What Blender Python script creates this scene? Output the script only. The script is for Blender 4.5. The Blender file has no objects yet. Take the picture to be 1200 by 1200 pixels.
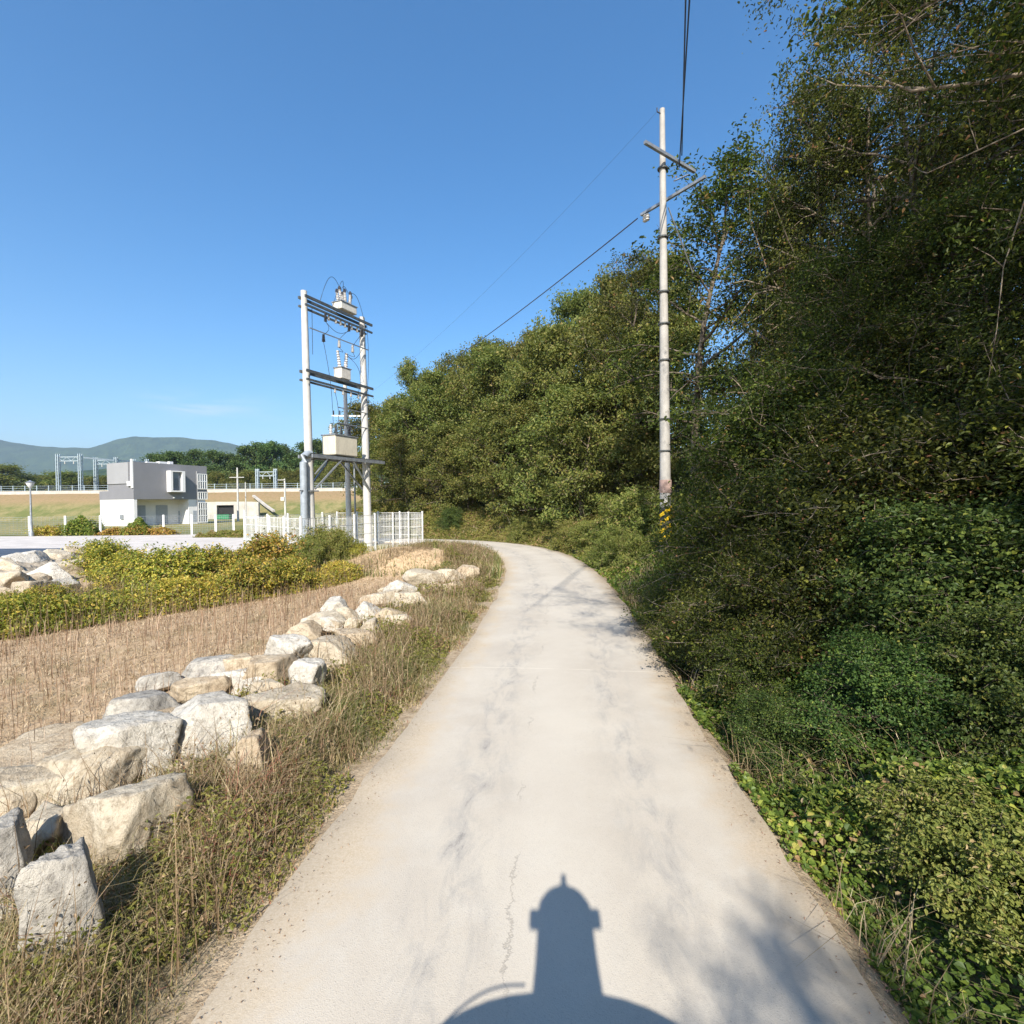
import bpy, math, random
import numpy as np
from mathutils import Vector, Matrix, noise
R = math.radians
rng = np.random.default_rng(7)
random.seed(7)
scene = bpy.context.scene
col = scene.collection

# ------------------------------------------------------------------ camera
CAM = Vector((0, 0, 2.5))
cam_d = bpy.data.cameras.new("camera")
cam = bpy.data.objects.new("camera", cam_d)
col.objects.link(cam)
cam.location = CAM
cam.rotation_euler = (R(90 - 1.0), R(0.6), 0)
cam_d.sensor_width = 36
cam_d.lens = 18.0
cam_d.clip_end = 20000
cam_d.clip_start = 0.05
scene.camera = cam
RM = cam.rotation_euler.to_matrix()

# ------------------------------------------------------------------ light
SUN_EL, SUN_AZ = 38.0, 4.2
world = bpy.data.worlds.new("World")
scene.world = world
world.use_nodes = True
nt = world.node_tree
nt.nodes.clear()
wo = nt.nodes.new('ShaderNodeOutputWorld')
bg = nt.nodes.new('ShaderNodeBackground')
sky = nt.nodes.new('ShaderNodeTexSky')
sky.sky_type = 'NISHITA'
sky.sun_disc = False
sky.sun_elevation = R(SUN_EL)
sky.sun_rotation = R(180 + SUN_AZ)
sky.air_density = 1.0
sky.dust_density = 0.6
sky.ozone_density = 2.0
bg.inputs[1].default_value = 0.115
# a few thin wisps of cloud, placed by direction in the sky
tc = nt.nodes.new('ShaderNodeTexCoord')
mp = nt.nodes.new('ShaderNodeMapping')
mp.inputs['Scale'].default_value = (5, 5, 34)
nz = nt.nodes.new('ShaderNodeTexNoise')
nz.inputs['Scale'].default_value = 1.6
nz.inputs['Detail'].default_value = 6
nz.inputs['Distortion'].default_value = .6
rp = nt.nodes.new('ShaderNodeValToRGB')
rp.color_ramp.elements[0].position = .40
rp.color_ramp.elements[1].position = .72
sx = nt.nodes.new('ShaderNodeSeparateXYZ')
nt.links.new(tc.outputs['Generated'], sx.inputs[0])
nt.links.new(tc.outputs['Generated'], mp.inputs[0])
nt.links.new(mp.outputs[0], nz.inputs[0])
nt.links.new(nz.outputs[0], rp.inputs[0])
def wmath(op, a, b):
    n = nt.nodes.new('ShaderNodeMath'); n.operation = op
    for i, v in enumerate((a, b)):
        if isinstance(v, (int, float)): n.inputs[i].default_value = v
        else: nt.links.new(v, n.inputs[i])
    return n.outputs[0]
def wbump(v, c, w):
    n = nt.nodes.new('ShaderNodeMapRange'); n.interpolation_type = 'SMOOTHSTEP'
    nt.links.new(wmath('ABSOLUTE', wmath('SUBTRACT', v, c), 0), n.inputs[0])
    n.inputs[1].default_value = 0; n.inputs[2].default_value = w
    n.inputs[3].default_value = 1; n.inputs[4].default_value = 0
    return n.outputs[0]
msk = wmath('MULTIPLY', wmath('MULTIPLY', wbump(sx.outputs[0], -.50, .13), wbump(sx.outputs[2], .165, .035)), rp.outputs[0])
mx = nt.nodes.new('ShaderNodeMixRGB')
mx.inputs[2].default_value = (5.6, 6.0, 6.6, 1)
nt.links.new(wmath('MULTIPLY', msk, .55), mx.inputs[0])
hs = nt.nodes.new('ShaderNodeHueSaturation')
hs.inputs['Saturation'].default_value = 1.36
hs.inputs['Value'].default_value = 1.12
nt.links.new(sky.outputs[0], hs.inputs['Color'])
nt.links.new(hs.outputs[0], mx.inputs[1])
nt.links.new(mx.outputs[0], bg.inputs[0])
nt.links.new(bg.outputs[0], wo.inputs[0])

sun_d = bpy.data.lights.new("sun", 'SUN')
sun_d.energy = 4.7
sun_d.angle = R(0.5)
sun_d.color = (1.0, .93, .82)
sun = bpy.data.objects.new("sun", sun_d)
col.objects.link(sun)
ce = math.cos(R(SUN_EL))
SD = Vector((math.sin(R(SUN_AZ)) * ce, math.cos(R(SUN_AZ)) * ce, -math.sin(R(SUN_EL))))
sun.rotation_euler = SD.to_track_quat('-Z', 'Y').to_euler()
scene.view_settings.view_transform = 'Standard'
scene.view_settings.look = 'None'
scene.view_settings.exposure = 0.78
scene.view_settings.gamma = 1
c = scene.cycles
c.max_bounces = 6; c.diffuse_bounces = 3; c.glossy_bounces = 2; c.transmission_bounces = 3
c.volume_bounces = 0; c.transparent_max_bounces = 8
c.caustics_reflective = False; c.caustics_refractive = False

# ------------------------------------------------------------------ helpers
def P(px, py, d):
    """world point seen at a photo pixel, d metres ahead"""
    v = RM @ Vector(((px - 600) / 600, (600 - py) / 600, -1))
    return CAM + v * (d / v.y)
def G(px, py, z=0.0):
    v = RM @ Vector(((px - 600) / 600, (600 - py) / 600, -1))
    return CAM + v * ((z - CAM.z) / v.z)
def tag(o, label=None, cat=None, group=None, kind=None):
    if label: o['label'] = label
    if cat: o['category'] = cat
    if group: o['group'] = group
    if kind: o['kind'] = kind
    return o
def empty(name, loc=(0, 0, 0), rz=0, label=None, cat=None, group=None):
    o = bpy.data.objects.new(name, None)
    o.empty_display_size = .2
    col.objects.link(o); o.location = loc; o.rotation_euler = (0, 0, rz)
    return tag(o, label, cat, group)
def link(name, me, parent=None, mat=None):
    o = bpy.data.objects.new(name, me)
    col.objects.link(o)
    if parent: o.parent = parent
    if mat is not None and not me.materials: me.materials.append(mat)
    return o
def np_mesh(name, V, F, smooth=False, tint=None):
    """V (n,3), F (m,k) with one k for all faces"""
    V = np.ascontiguousarray(V, dtype=np.float32); F = np.ascontiguousarray(F, dtype=np.int32)
    me = bpy.data.meshes.new(name)
    n, m, k = len(V), len(F), F.shape[1]
    me.vertices.add(n); me.loops.add(m * k); me.polygons.add(m)
    me.vertices.foreach_set("co", V.ravel())
    me.loops.foreach_set("vertex_index", F.ravel())
    me.polygons.foreach_set("loop_start", np.arange(0, m * k, k, dtype=np.int32))
    me.polygons.foreach_set("loop_total", np.full(m, k, dtype=np.int32))
    me.polygons.foreach_set("use_smooth", np.full(m, smooth, dtype=bool))
    if tint is not None:
        a = me.attributes.new("tint", 'FLOAT', 'FACE')
        a.data.foreach_set("value", np.ascontiguousarray(tint, dtype=np.float32))
    me.update(calc_edges=True)
    return me
class MB:
    def __init__(s): s.v = []; s.f = []
    def add(s, vs, fs):
        b = len(s.v); s.v += [tuple(v) for v in vs]; s.f += [tuple(i + b for i in f) for f in fs]
        return s
    def box(s, c, d, rz=0, mat=None):
        hx, hy, hz = d[0] / 2, d[1] / 2, d[2] / 2
        M = Matrix.Rotation(rz, 3, 'Z') if mat is None else mat
        vs = [Vector(c) + M @ Vector((x * hx, y * hy, z * hz)) for z in (-1, 1) for x, y in ((-1, -1), (1, -1), (1, 1), (-1, 1))]
        return s.add(vs, [(0, 3, 2, 1), (4, 5, 6, 7), (0, 1, 5, 4), (1, 2, 6, 5), (2, 3, 7, 6), (3, 0, 4, 7)])
    def beam(s, a, b, w, h):
        a = Vector(a); b = Vector(b); d = b - a
        q = d.to_track_quat('X', 'Z').to_matrix()
        return s.box((a + b) / 2, (d.length, w, h), mat=q)
    def tube(s, pts, rad, n=8, cap=True):
        pts = [Vector(p) for p in pts]
        if not hasattr(rad, '__len__'): rad = [rad] * len(pts)
        b = len(s.v); ref = Vector((0, 0, 1))
        for i, p in enumerate(pts):
            d = (pts[min(i + 1, len(pts) - 1)] - pts[max(i - 1, 0)])
            d = d.normalized() if d.length > 1e-9 else Vector((0, 0, 1))
            r0 = Vector((1, 0, 0)) if abs(d.z) > .92 else ref
            u = d.cross(r0).normalized(); w = d.cross(u)
            for k in range(n):
                t = 2 * math.pi * k / n
                s.v.append(tuple(p + (u * math.cos(t) + w * math.sin(t)) * rad[i]))
        for i in range(len(pts) - 1):
            for k in range(n):
                k2 = (k + 1) % n
                s.f.append((b + i * n + k, b + i * n + k2, b + (i + 1) * n + k2, b + (i + 1) * n + k))
        if cap:
            s.f.append(tuple(b + k for k in range(n)))
            e = b + (len(pts) - 1) * n
            s.f.append(tuple(e + n - 1 - k for k in range(n)))
        return s
    def lathe(s, c, prof, n=16):
        return s.tube([(c[0], c[1], c[2] + z) for r, z in prof], [r for r, z in prof], n)
    def build(s, name, mat, parent=None, smooth=False, bevel=0):
        me = bpy.data.meshes.new(name)
        me.from_pydata(s.v, [], s.f); me.update()
        if smooth:
            me.polygons.foreach_set("use_smooth", [True] * len(me.polygons))
        o = link(name, me, parent, mat)
        if smooth:
            try: me.set_sharp_from_angle(angle=R(38))
            except Exception: pass
        if bevel:
            m = o.modifiers.new("bevel", 'BEVEL'); m.width = bevel; m.segments = 2; m.limit_method = 'ANGLE'
        return o

# ------------------------------------------------------------------ materials
def new_mat(name):
    m = bpy.data.materials.new(name); m.use_nodes = True
    m.node_tree.nodes.clear()
    return m, m.node_tree
class N:
    def __init__(s, t): s.t = t
    def node(s, kind, **kw):
        n = s.t.nodes.new(kind)
        for k, v in kw.items(): setattr(n, k, v)
        return n
    def put(s, sock, v):
        if isinstance(v, bpy.types.NodeSocket): s.t.links.new(v, sock)
        elif v is not None:
            if isinstance(v, (tuple, list)) and len(v) == 3 and sock.type == 'RGBA': v = (*v, 1)
            sock.default_value = v
    def math(s, op, a, b=0, clamp=False):
        n = s.node('ShaderNodeMath', operation=op, use_clamp=clamp); s.put(n.inputs[0], a); s.put(n.inputs[1], b); return n.outputs[0]
    def mix(s, f, a, b, mode='MIX'):
        n = s.node('ShaderNodeMixRGB', blend_type=mode); s.put(n.inputs[0], f); s.put(n.inputs[1], a); s.put(n.inputs[2], b); return n.outputs[0]
    def noise(s, vec, scale, detail=4, rough=.55, dist=0):
        n = s.node('ShaderNodeTexNoise'); s.put(n.inputs['Vector'], vec)
        n.inputs['Scale'].default_value = scale; n.inputs['Detail'].default_value = detail
        n.inputs['Roughness'].default_value = rough; n.inputs['Distortion'].default_value = dist
        return n.outputs[0]
    def ramp(s, f, *stops):
        n = s.node('ShaderNodeValToRGB'); s.put(n.inputs[0], f); e = n.color_ramp.elements
        while len(e) < len(stops): e.new(.5)
        for i, (p, cc) in enumerate(stops):
            e[i].position = p
            e[i].color = (cc, cc, cc, 1) if isinstance(cc, (int, float)) else (*cc, 1)
        return n.outputs[0]
    def rng(s, v, a, b, c0=0.0, c1=1.0):
        n = s.node('ShaderNodeMapRange', interpolation_type='SMOOTHSTEP'); s.put(n.inputs[0], v)
        for i, q in enumerate((a, b, c0, c1)): n.inputs[i + 1].default_value = q
        return n.outputs[0]
    def bump(s, h, st, dist=.02):
        n = s.node('ShaderNodeBump'); s.put(n.inputs['Height'], h); n.inputs['Strength'].default_value = st; n.inputs['Distance'].default_value = dist
        return n.outputs[0]
    def bsdf(s, color, rough=.7, metal=0, normal=None, spec=.4):
        n = s.node('ShaderNodeBsdfPrincipled'); s.put(n.inputs['Base Color'], color); s.put(n.inputs['Roughness'], rough)
        n.inputs['Metallic'].default_value = metal; n.inputs['Specular IOR Level'].default_value = spec
        if normal is not None: s.t.links.new(normal, n.inputs['Normal'])
        return n.outputs[0]
    def out(s, sh):
        o = s.node('ShaderNodeOutputMaterial'); s.t.links.new(sh, o.inputs[0])
def plain(name, colr, rough=.6, metal=0, var=.25, scale=3.0, dirt=None, bump=.15, bscale=40, spec=.4):
    m, t = new_mat(name); n = N(t)
    v = n.node('ShaderNodeTexCoord').outputs['Object']
    f = n.noise(v, scale, 6, .65)
    dk = tuple(q * (1 - var) for q in colr)
    cc = n.mix(n.rng(f, .35, .65), dk, colr)
    if dirt:
        st = n.node('ShaderNodeMapping'); n.put(st.inputs[0], v); st.inputs['Scale'].default_value = (6, 6, .7)
        cc = n.mix(n.math('MULTIPLY', n.rng(n.noise(st.outputs[0], scale, 5, .7), .5, .75), .6), cc, dirt)
    n.out(n.bsdf(cc, rough, metal, n.bump(n.noise(v, bscale, 3), bump, .01), spec))
    return m
def leaf_mat(name, stops, trans=.36, gloss=.025, objvar=.12, rough=.45, hue0=.464):
    m, t = new_mat(name); n = N(t)
    a = n.node('ShaderNodeAttribute', attribute_name='tint').outputs['Fac']
    oi = n.node('ShaderNodeObjectInfo').outputs['Random']
    cc = n.ramp(a, *stops)
    h = n.node('ShaderNodeHueSaturation')
    n.put(h.inputs['Color'], cc)
    n.put(h.inputs['Hue'], n.math('ADD', n.math('MULTIPLY', oi, .045), hue0))
    n.put(h.inputs['Value'], n.math('ADD', n.math('MULTIPLY', oi, objvar * 2), 1 - objvar))
    cc = h.outputs[0]
    d = n.node('ShaderNodeBsdfDiffuse'); n.put(d.inputs[0], cc)
    tr = n.node('ShaderNodeBsdfTranslucent'); n.put(tr.inputs[0], n.mix(1, cc, (1.25, 1.3, .7), 'MULTIPLY'))
    mixs = n.node('ShaderNodeMixShader'); mixs.inputs[0].default_value = trans
    t.links.new(d.outputs[0], mixs.inputs[1]); t.links.new(tr.outputs[0], mixs.inputs[2])
    g = n.node('ShaderNodeBsdfGlossy'); n.put(g.inputs[0], (.5, .55, .5)); g.inputs[1].default_value = rough
    m2 = n.node('ShaderNodeMixShader'); m2.inputs[0].default_value = gloss
    t.links.new(mixs.outputs[0], m2.inputs[1]); t.links.new(g.outputs[0], m2.inputs[2])
    n.out(m2.outputs[0])
    return m
M = {}
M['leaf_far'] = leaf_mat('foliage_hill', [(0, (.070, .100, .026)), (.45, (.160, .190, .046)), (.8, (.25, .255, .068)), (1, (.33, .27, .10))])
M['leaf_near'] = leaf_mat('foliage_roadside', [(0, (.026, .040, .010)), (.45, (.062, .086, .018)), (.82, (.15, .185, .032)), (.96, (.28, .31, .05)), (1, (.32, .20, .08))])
M['leaf_pine'] = leaf_mat('foliage_pine', [(0, (.035, .075, .022)), (.6, (.085, .14, .04)), (1, (.14, .19, .06))], trans=.15)
M['leaf_shrub'] = leaf_mat('foliage_shrub', [(0, (.035, .070, .018)), (.5, (.075, .125, .030)), (.85, (.15, .21, .045)), (1, (.25, .28, .06))])
M['leaf_gold'] = leaf_mat('foliage_gold', [(0, (.12, .15, .03)), (.3, (.26, .28, .05)), (.55, (.44, .36, .07)), (.75, (.62, .45, .09)), (.9, (.42, .27, .11)), (1, (.30, .17, .09))], objvar=.05, hue0=.478)
M['cover'] = leaf_mat('foliage_cover', [(0, (.050, .090, .020)), (.5, (.11, .18, .032)), (.8, (.23, .30, .055)), (.93, (.40, .43, .08)), (1, (.34, .23, .11))], objvar=.02)
M['bank'] = leaf_mat('foliage_bank', [(0, (.10, .14, .035)), (.5, (.21, .25, .06)), (.82, (.32, .32, .09)), (1, (.42, .33, .15))], objvar=.02)
M['grass_dry'] = leaf_mat('grass_dry', [(0, (.12, .15, .04)), (.28, (.23, .22, .08)), (.5, (.36, .28, .14)), (.8, (.50, .40, .25)), (.95, (.24, .15, .10)), (1, (.36, .15, .10))], trans=.25, gloss=.05, objvar=.02)
M['stalk'] = leaf_mat('stalks_dry', [(0, (.17, .12, .07)), (.6, (.36, .265, .155)), (1, (.56, .45, .30))], trans=.1, gloss=.03, objvar=.02)

def bark(name, a, b):
    m, t = new_mat(name); n = N(t)
    v = n.node('ShaderNodeTexCoord').outputs['Object']
    mpn = n.node('ShaderNodeMapping'); n.put(mpn.inputs[0], v); mpn.inputs['Scale'].default_value = (1, 1, .25)
    f = n.noise(mpn.outputs[0], 14, 6, .7)
    n.out(n.bsdf(n.mix(n.rng(f, .35, .65), a, b), .9, 0, n.bump(f, .6, .02), .15))
    return m
M['bark'] = bark('bark', (.07, .055, .04), (.20, .165, .125))
M['bark_pale'] = bark('bark_pale', (.14, .11, .08), (.33, .27, .20))

def ground_mat():
    m, t = new_mat('ground_soil'); n = N(t)
    v = n.node('ShaderNodeNewGeometry').outputs['Position']
    big = n.noise(v, .12, 4, .6); mid = n.noise(v, .9, 6, .65); fine = n.noise(v, 9, 6, .7)
    straw = n.mix(n.rng(fine, .3, .7), (.36, .25, .15), (.56, .42, .27))
    straw = n.mix(n.math('MULTIPLY', n.rng(mid, .5, .72), .7), straw, (.245, .20, .10))
    soil = n.mix(n.rng(fine, .3, .7), (.10, .085, .05), (.20, .17, .10))
    forest = n.mix(n.rng(fine, .3, .7), (.045, .04, .022), (.11, .09, .05))
    meadow = n.mix(n.rng(mid, .35, .65), (.17, .19, .06), (.34, .27, .12))
    meadow = n.mix(n.rng(n.noise(v, .02, 4, .6), .45, .62), meadow, (.09, .12, .04))
    sand = n.mix(n.rng(fine, .3, .7), (.50, .35, .20), (.68, .50, .31))
    at = lambda q: n.node('ShaderNodeAttribute', attribute_name=q).outputs['Fac']
    cc = n.mix(at('m_far'), straw, meadow)
    cc = n.mix(at('m_verge'), cc, soil)
    cc = n.mix(at('m_forest'), cc, forest)
    cc = n.mix(at('m_edge'), cc, n.mix(n.rng(fine, .3, .7), (.27, .205, .135), (.46, .37, .26)))
    cc = n.mix(at('m_sand'), cc, sand)
    n.out(n.bsdf(cc, .95, 0, n.bump(n.math('ADD', fine, n.noise(v, 40, 4)), .7, .03), .1))
    return m
def road_mat():
    m, t = new_mat('road_concrete'); n = N(t)
    uv = n.node('ShaderNodeUVMap'); uv.uv_map = 'UVMap'
    sp = n.node('ShaderNodeSeparateXYZ'); t.links.new(uv.outputs[0], sp.inputs[0])
    u, w = sp.outputs[0], sp.outputs[1]
    v = n.node('ShaderNodeNewGeometry').outputs['Position']
    big = n.noise(v, .5, 5, .6); mid = n.noise(v, 2.2, 6, .7); fine = n.noise(v, 60, 4, .8); spk = n.noise(v, 150, 2, .6)
    c0 = n.mix(n.rng(big, .35, .65), (.47, .42, .35), (.54, .49, .41))
    c0 = n.mix(n.math('MULTIPLY', n.rng(mid, .45, .7), .35), c0, (.55, .515, .45))
    c0 = n.mix(n.math('MULTIPLY', n.rng(fine, .52, .72), .45), c0, (.36, .33, .29))
    c0 = n.mix(n.math('MULTIPLY', n.rng(spk, .62, .70), .6), c0, (.24, .215, .185))
    c0 = n.mix(n.math('MULTIPLY', n.rng(n.noise(v, 28, 5, .8), .55, .70), .35), c0, (.40, .365, .32))
    # two wheel tracks, patchy grey wear between the sandy edges
    st = n.node('ShaderNodeMapping'); t.links.new(uv.outputs[0], st.inputs[0]); st.inputs['Scale'].default_value = (5.0, 1.9, 1)
    stn = n.noise(st.outputs[0], 1, 7, .75, .5)
    def lane(cx, wd): return n.rng(n.math('ABSOLUTE', n.math('SUBTRACT', u, cx)), 0, wd, 1, 0)
    tr = n.math('MAXIMUM', lane(-.62, .42), n.math('MULTIPLY', lane(.78, .38), 1.0))
    c0 = n.mix(n.math('MULTIPLY', n.math('MULTIPLY', tr, n.rng(stn, .42, .66)), .62), c0, (.31, .295, .275))
    c0 = n.mix(n.math('MULTIPLY', n.math('MULTIPLY', tr, n.rng(stn, .60, .70)), .6), c0, (.20, .19, .18))
    c0 = n.mix(n.math('MULTIPLY', lane(.05, .5), .35), c0, (.56, .515, .44))
    # blown sand at both edges
    wob = n.math('MULTIPLY', n.math('SUBTRACT', n.noise(v, 1.3, 5, .7), .5), 1.3)
    eL = n.rng(n.math('ADD', u, wob), -1.55, -1.05, 1, 0)
    eR = n.rng(n.math('ADD', u, wob), 1.25, 1.7, 0, 1)
    c0 = n.mix(n.math('MULTIPLY', eL, .85), c0, n.mix(n.rng(fine, .3, .7), (.44, .35, .235), (.57, .475, .35)))
    c0 = n.mix(n.math('MULTIPLY', eR, .8), c0, n.mix(n.rng(fine, .3, .7), (.38, .30, .21), (.56, .46, .34)))
    # joints and cracks
    wj = n.math('ADD', w, n.math('MULTIPLY', n.noise(v, 3, 3), .06))
    jm = n.math('PINGPONG', n.math('ADD', wj, .35), 3.0)
    jl = n.math('MULTIPLY', n.rng(jm, .004, .014, 1, 0), n.rng(n.noise(v, 1.7, 2), .35, .5))
    c0 = n.mix(n.math('MULTIPLY', jl, .5), c0, (.70, .65, .55))
    uc = n.math('ADD', u, n.math('MULTIPLY', n.math('SUBTRACT', n.noise(v, 4, 6, .7), .5), .35))
    ck = n.math('MULTIPLY', n.rng(n.math('ABSOLUTE', n.math('ADD', uc, .22)), .002, .009, 1, 0), n.rng(n.noise(v, .55, 2), .5, .55))
    vo = n.node('ShaderNodeTexVoronoi', feature='DISTANCE_TO_EDGE'); vo.inputs['Scale'].default_value = .42
    wv = n.node('ShaderNodeVectorMath', operation='ADD'); t.links.new(v, wv.inputs[0])
    nzc = n.node('ShaderNodeTexNoise'); n.put(nzc.inputs['Vector'], v); nzc.inputs['Scale'].default_value = 2.2; nzc.inputs['Detail'].default_value = 7
    t.links.new(nzc.outputs[1], wv.inputs[1]); t.links.new(wv.outputs[0], vo.inputs['Vector'])
    ck2 = n.math('MULTIPLY', n.rng(vo.outputs[0], .0015, .005, 1, 0), n.rng(n.noise(v, .8, 2), .55, .6))
    ckk = n.math('MULTIPLY', ck, 1)
    c0 = n.mix(n.math('MULTIPLY', ckk, .35), c0, (.17, .15, .13))
    hgt = n.math('SUBTRACT', n.math('ADD', n.math('MULTIPLY', fine, .5), spk), n.math('MULTIPLY', ckk, 2))
    n.out(n.bsdf(c0, .92, 0, n.bump(hgt, .35, .006), .2))
    return m
M['ground'] = ground_mat()
M['road'] = road_mat()
M['yard'] = plain('yard_concrete', (.60, .55, .50), .9, var=.2, scale=.8, bump=.3, spec=.2)
M['asphalt'] = plain('asphalt_dark', (.075, .09, .12), .6, var=.35, scale=1.2, bump=.4)  # dark blue-grey tone, mottled by noise
M['rubble'] = plain('rubble_slope', (.52, .44, .33), .95, var=.6, scale=5, bump=1, bscale=9, spec=.1)
M['pole'] = plain('pole_concrete', (.44, .42, .385), .85, var=.2, scale=2.5, dirt=(.20, .18, .15), bump=.2)
M['pole_white'] = plain('pole_pale', (.56, .545, .51), .8, var=.14, scale=2.5, dirt=(.34, .31, .27), bump=.2)
M['galv'] = plain('galvanised', (.36, .38, .40), .5, .5, var=.3, scale=6)
M['steel_dark'] = plain('weathered_beam', (.13, .14, .14), .6, .4, var=.4, scale=5)
M['duct'] = plain('grey_duct', (.36, .40, .44), .5, .2, var=.2, scale=4)
M['gantry'] = plain('gantry_steel', (.42, .49, .53), .5, .3, var=.15, scale=1)
M['porcelain'] = plain('porcelain', (.62, .60, .57), .25, var=.1)
M['dark_ins'] = plain('dark_insulator', (.05, .05, .055), .3, var=.2)
M['tank'] = plain('cream_tank', (.66, .60, .47), .5, var=.12, scale=3, dirt=(.42, .34, .24))
M['boxw'] = plain('pale_box', (.64, .60, .52), .5, var=.15, scale=5, dirt=(.36, .26, .18))
M['fence'] = plain('fence_white', (.80, .80, .78), .5, var=.1)
M['wire'] = plain('wire_black', (.035, .035, .04), .5, .2)
M['cable'] = plain('cable_grey', (.09, .10, .13), .5, .2)
M['wall_grey'] = plain('wall_grey', (.205, .205, .22), .8, var=.07, scale=.5, bump=.1)
M['wall_side'] = plain('wall_side', (.30, .30, .31), .8, var=.07, scale=.5, bump=.1)
M['wall_white'] = plain('wall_white', (.72, .71, .70), .8, var=.06, scale=.5, bump=.1)
M['shutter'] = plain('shutter_grey', (.33, .36, .40), .6, var=.1, scale=3)
M['glass'] = plain('window_glass', (.10, .13, .17), .08, var=.3, scale=.6, spec=.9, bump=0)
M['concrete'] = plain('abutment', (.52, .48, .42), .9, var=.2, scale=.6, dirt=(.30, .27, .22))
M['dark'] = plain('tunnel_shade', (.03, .03, .03), .95)  # near-black colour, painted shade for the underpass interior
M['track'] = plain('ballast', (.30, .27, .24), .95, var=.4, scale=2)
M['carp'] = plain('car_paint', (.7, .7, .7), .3)
M['black'] = plain('matt_black', (.03, .03, .03), .5)
M['lampglass'] = plain('lamp_glass', (.75, .75, .72), .3)
M['tape_y'] = plain('marker_yellow', (.72, .47, .01), .5, var=.15, scale=14)
M['tape_b'] = plain('marker_black', (.03, .03, .03), .5)
M['foot'] = plain('pole_foot', (.40, .28, .24), .9, var=.35, scale=6)
M['green'] = plain('container_green', (.03, .22, .09), .5)
M['orange'] = plain('sack_orange', (.62, .30, .12), .7)
def hill_mat(name, a, b):
    m, t = new_mat(name); n = N(t)
    v = n.node('ShaderNodeNewGeometry').outputs['Position']
    f = n.noise(v, .012, 9, .72); g = n.noise(v, .05, 5, .7)
    n.out(n.bsdf(n.mix(n.rng(n.math('ADD', n.math('MULTIPLY', f, .6), n.math('MULTIPLY', g, .4)), .38, .62), a, b), .95, 0, n.bump(g, 1, 8), .05))
    return m
M['mountain'] = hill_mat('mountain_forest', (.028, .050, .026), (.075, .11, .045))
def rock_mat(name, a, b, dk):
    m, t = new_mat(name); n = N(t)
    v = n.node('ShaderNodeTexCoord').outputs['Object']
    g = n.node('ShaderNodeNewGeometry').outputs['Position']
    f = n.noise(g, 3.2, 8, .68, .4); q = n.noise(g, 14, 8, .75); s = n.noise(g, 70, 3, .7)
    cc = n.mix(n.rng(f, .36, .64), a, b)
    cc = n.mix(n.math('MULTIPLY', n.rng(q, .47, .64), .7), cc, dk)
    cc = n.mix(n.math('MULTIPLY', n.rng(s, .6, .75), .4), cc, tuple(z * .5 for z in dk))
    vo = n.node('ShaderNodeTexVoronoi', feature='DISTANCE_TO_EDGE'); vo.inputs['Scale'].default_value = 2.4
    wv = n.node('ShaderNodeVectorMath', operation='ADD'); t.links.new(g, wv.inputs[0])
    nzc = n.node('ShaderNodeTexNoise'); n.put(nzc.inputs['Vector'], g); nzc.inputs['Scale'].default_value = 3; nzc.inputs['Detail'].default_value = 6
    t.links.new(nzc.outputs[1], wv.inputs[1]); t.links.new(wv.outputs[0], vo.inputs['Vector'])
    ck = n.math('MULTIPLY', n.rng(vo.outputs[0], .004, .02, 1, 0), n.rng(n.noise(g, 1.5, 2), .48, .56))
    cc = n.mix(n.math('MULTIPLY', ck, .12), cc, (.16, .13, .10))
    hh = n.math('SUBTRACT', n.math('ADD', n.math('MULTIPLY', f, 1.5), n.math('ADD', q, n.math('MULTIPLY', s, .3))), n.math('MULTIPLY', ck, .15))
    n.out(n.bsdf(cc, .92, 0, n.bump(hh, .9, .035), .15))
    return m
M['rock_cream'] = rock_mat('rock_cream', (.46, .385, .28), (.60, .53, .41), (.28, .22, .15))
M['rock_tan'] = rock_mat('rock_tan', (.44, .345, .235), (.58, .485, .35), (.27, .20, .13))
M['rock_white'] = rock_mat('rock_white', (.52, .475, .40), (.66, .62, .54), (.30, .27, .22))
M['rock_grey'] = rock_mat('rock_grey', (.33, .31, .275), (.54, .50, .43), (.17, .155, .135))

# ------------------------------------------------------------------ road line & terrain function
RC = [(-.6, -40), (-.3, -20), (-.05, -6), (.1, 0), (.16, 2.5), (.45, 6.3), (.85, 10), (1.15, 14), (1.33, 18), (1.2, 22), (.75, 25.5), (-.3, 29), (-2.2, 32), (-5, 34.2), (-9, 35.8), (-15, 37), (-26, 38.5), (-45, 41), (-80, 46)]
def catmull(pts, k=14):
    o = []
    p = [np.array(q, float) for q in pts]; p = [2 * p[0] - p[1]] + p + [2 * p[-1] - p[-2]]
    for i in range(1, len(p) - 2):
        for j in range(k):
            t = j / k
            o.append(.5 * ((2 * p[i]) + (-p[i - 1] + p[i + 1]) * t + (2 * p[i - 1] - 5 * p[i] + 4 * p[i + 1] - p[i + 2]) * t * t + (-p[i - 1] + 3 * p[i] - 3 * p[i + 1] + p[i + 2]) * t ** 3))
    o.append(p[-2]); return np.array(o)
RL = catmull(RC)
RL = catmull([tuple(q) for q in RL[::3]] if False else RC, 26)
RT = np.gradient(RL, axis=0); RT /= np.linalg.norm(RT, axis=1)[:, None]
RN = np.stack([RT[:, 1], -RT[:, 0]], 1)      # right hand side
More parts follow.
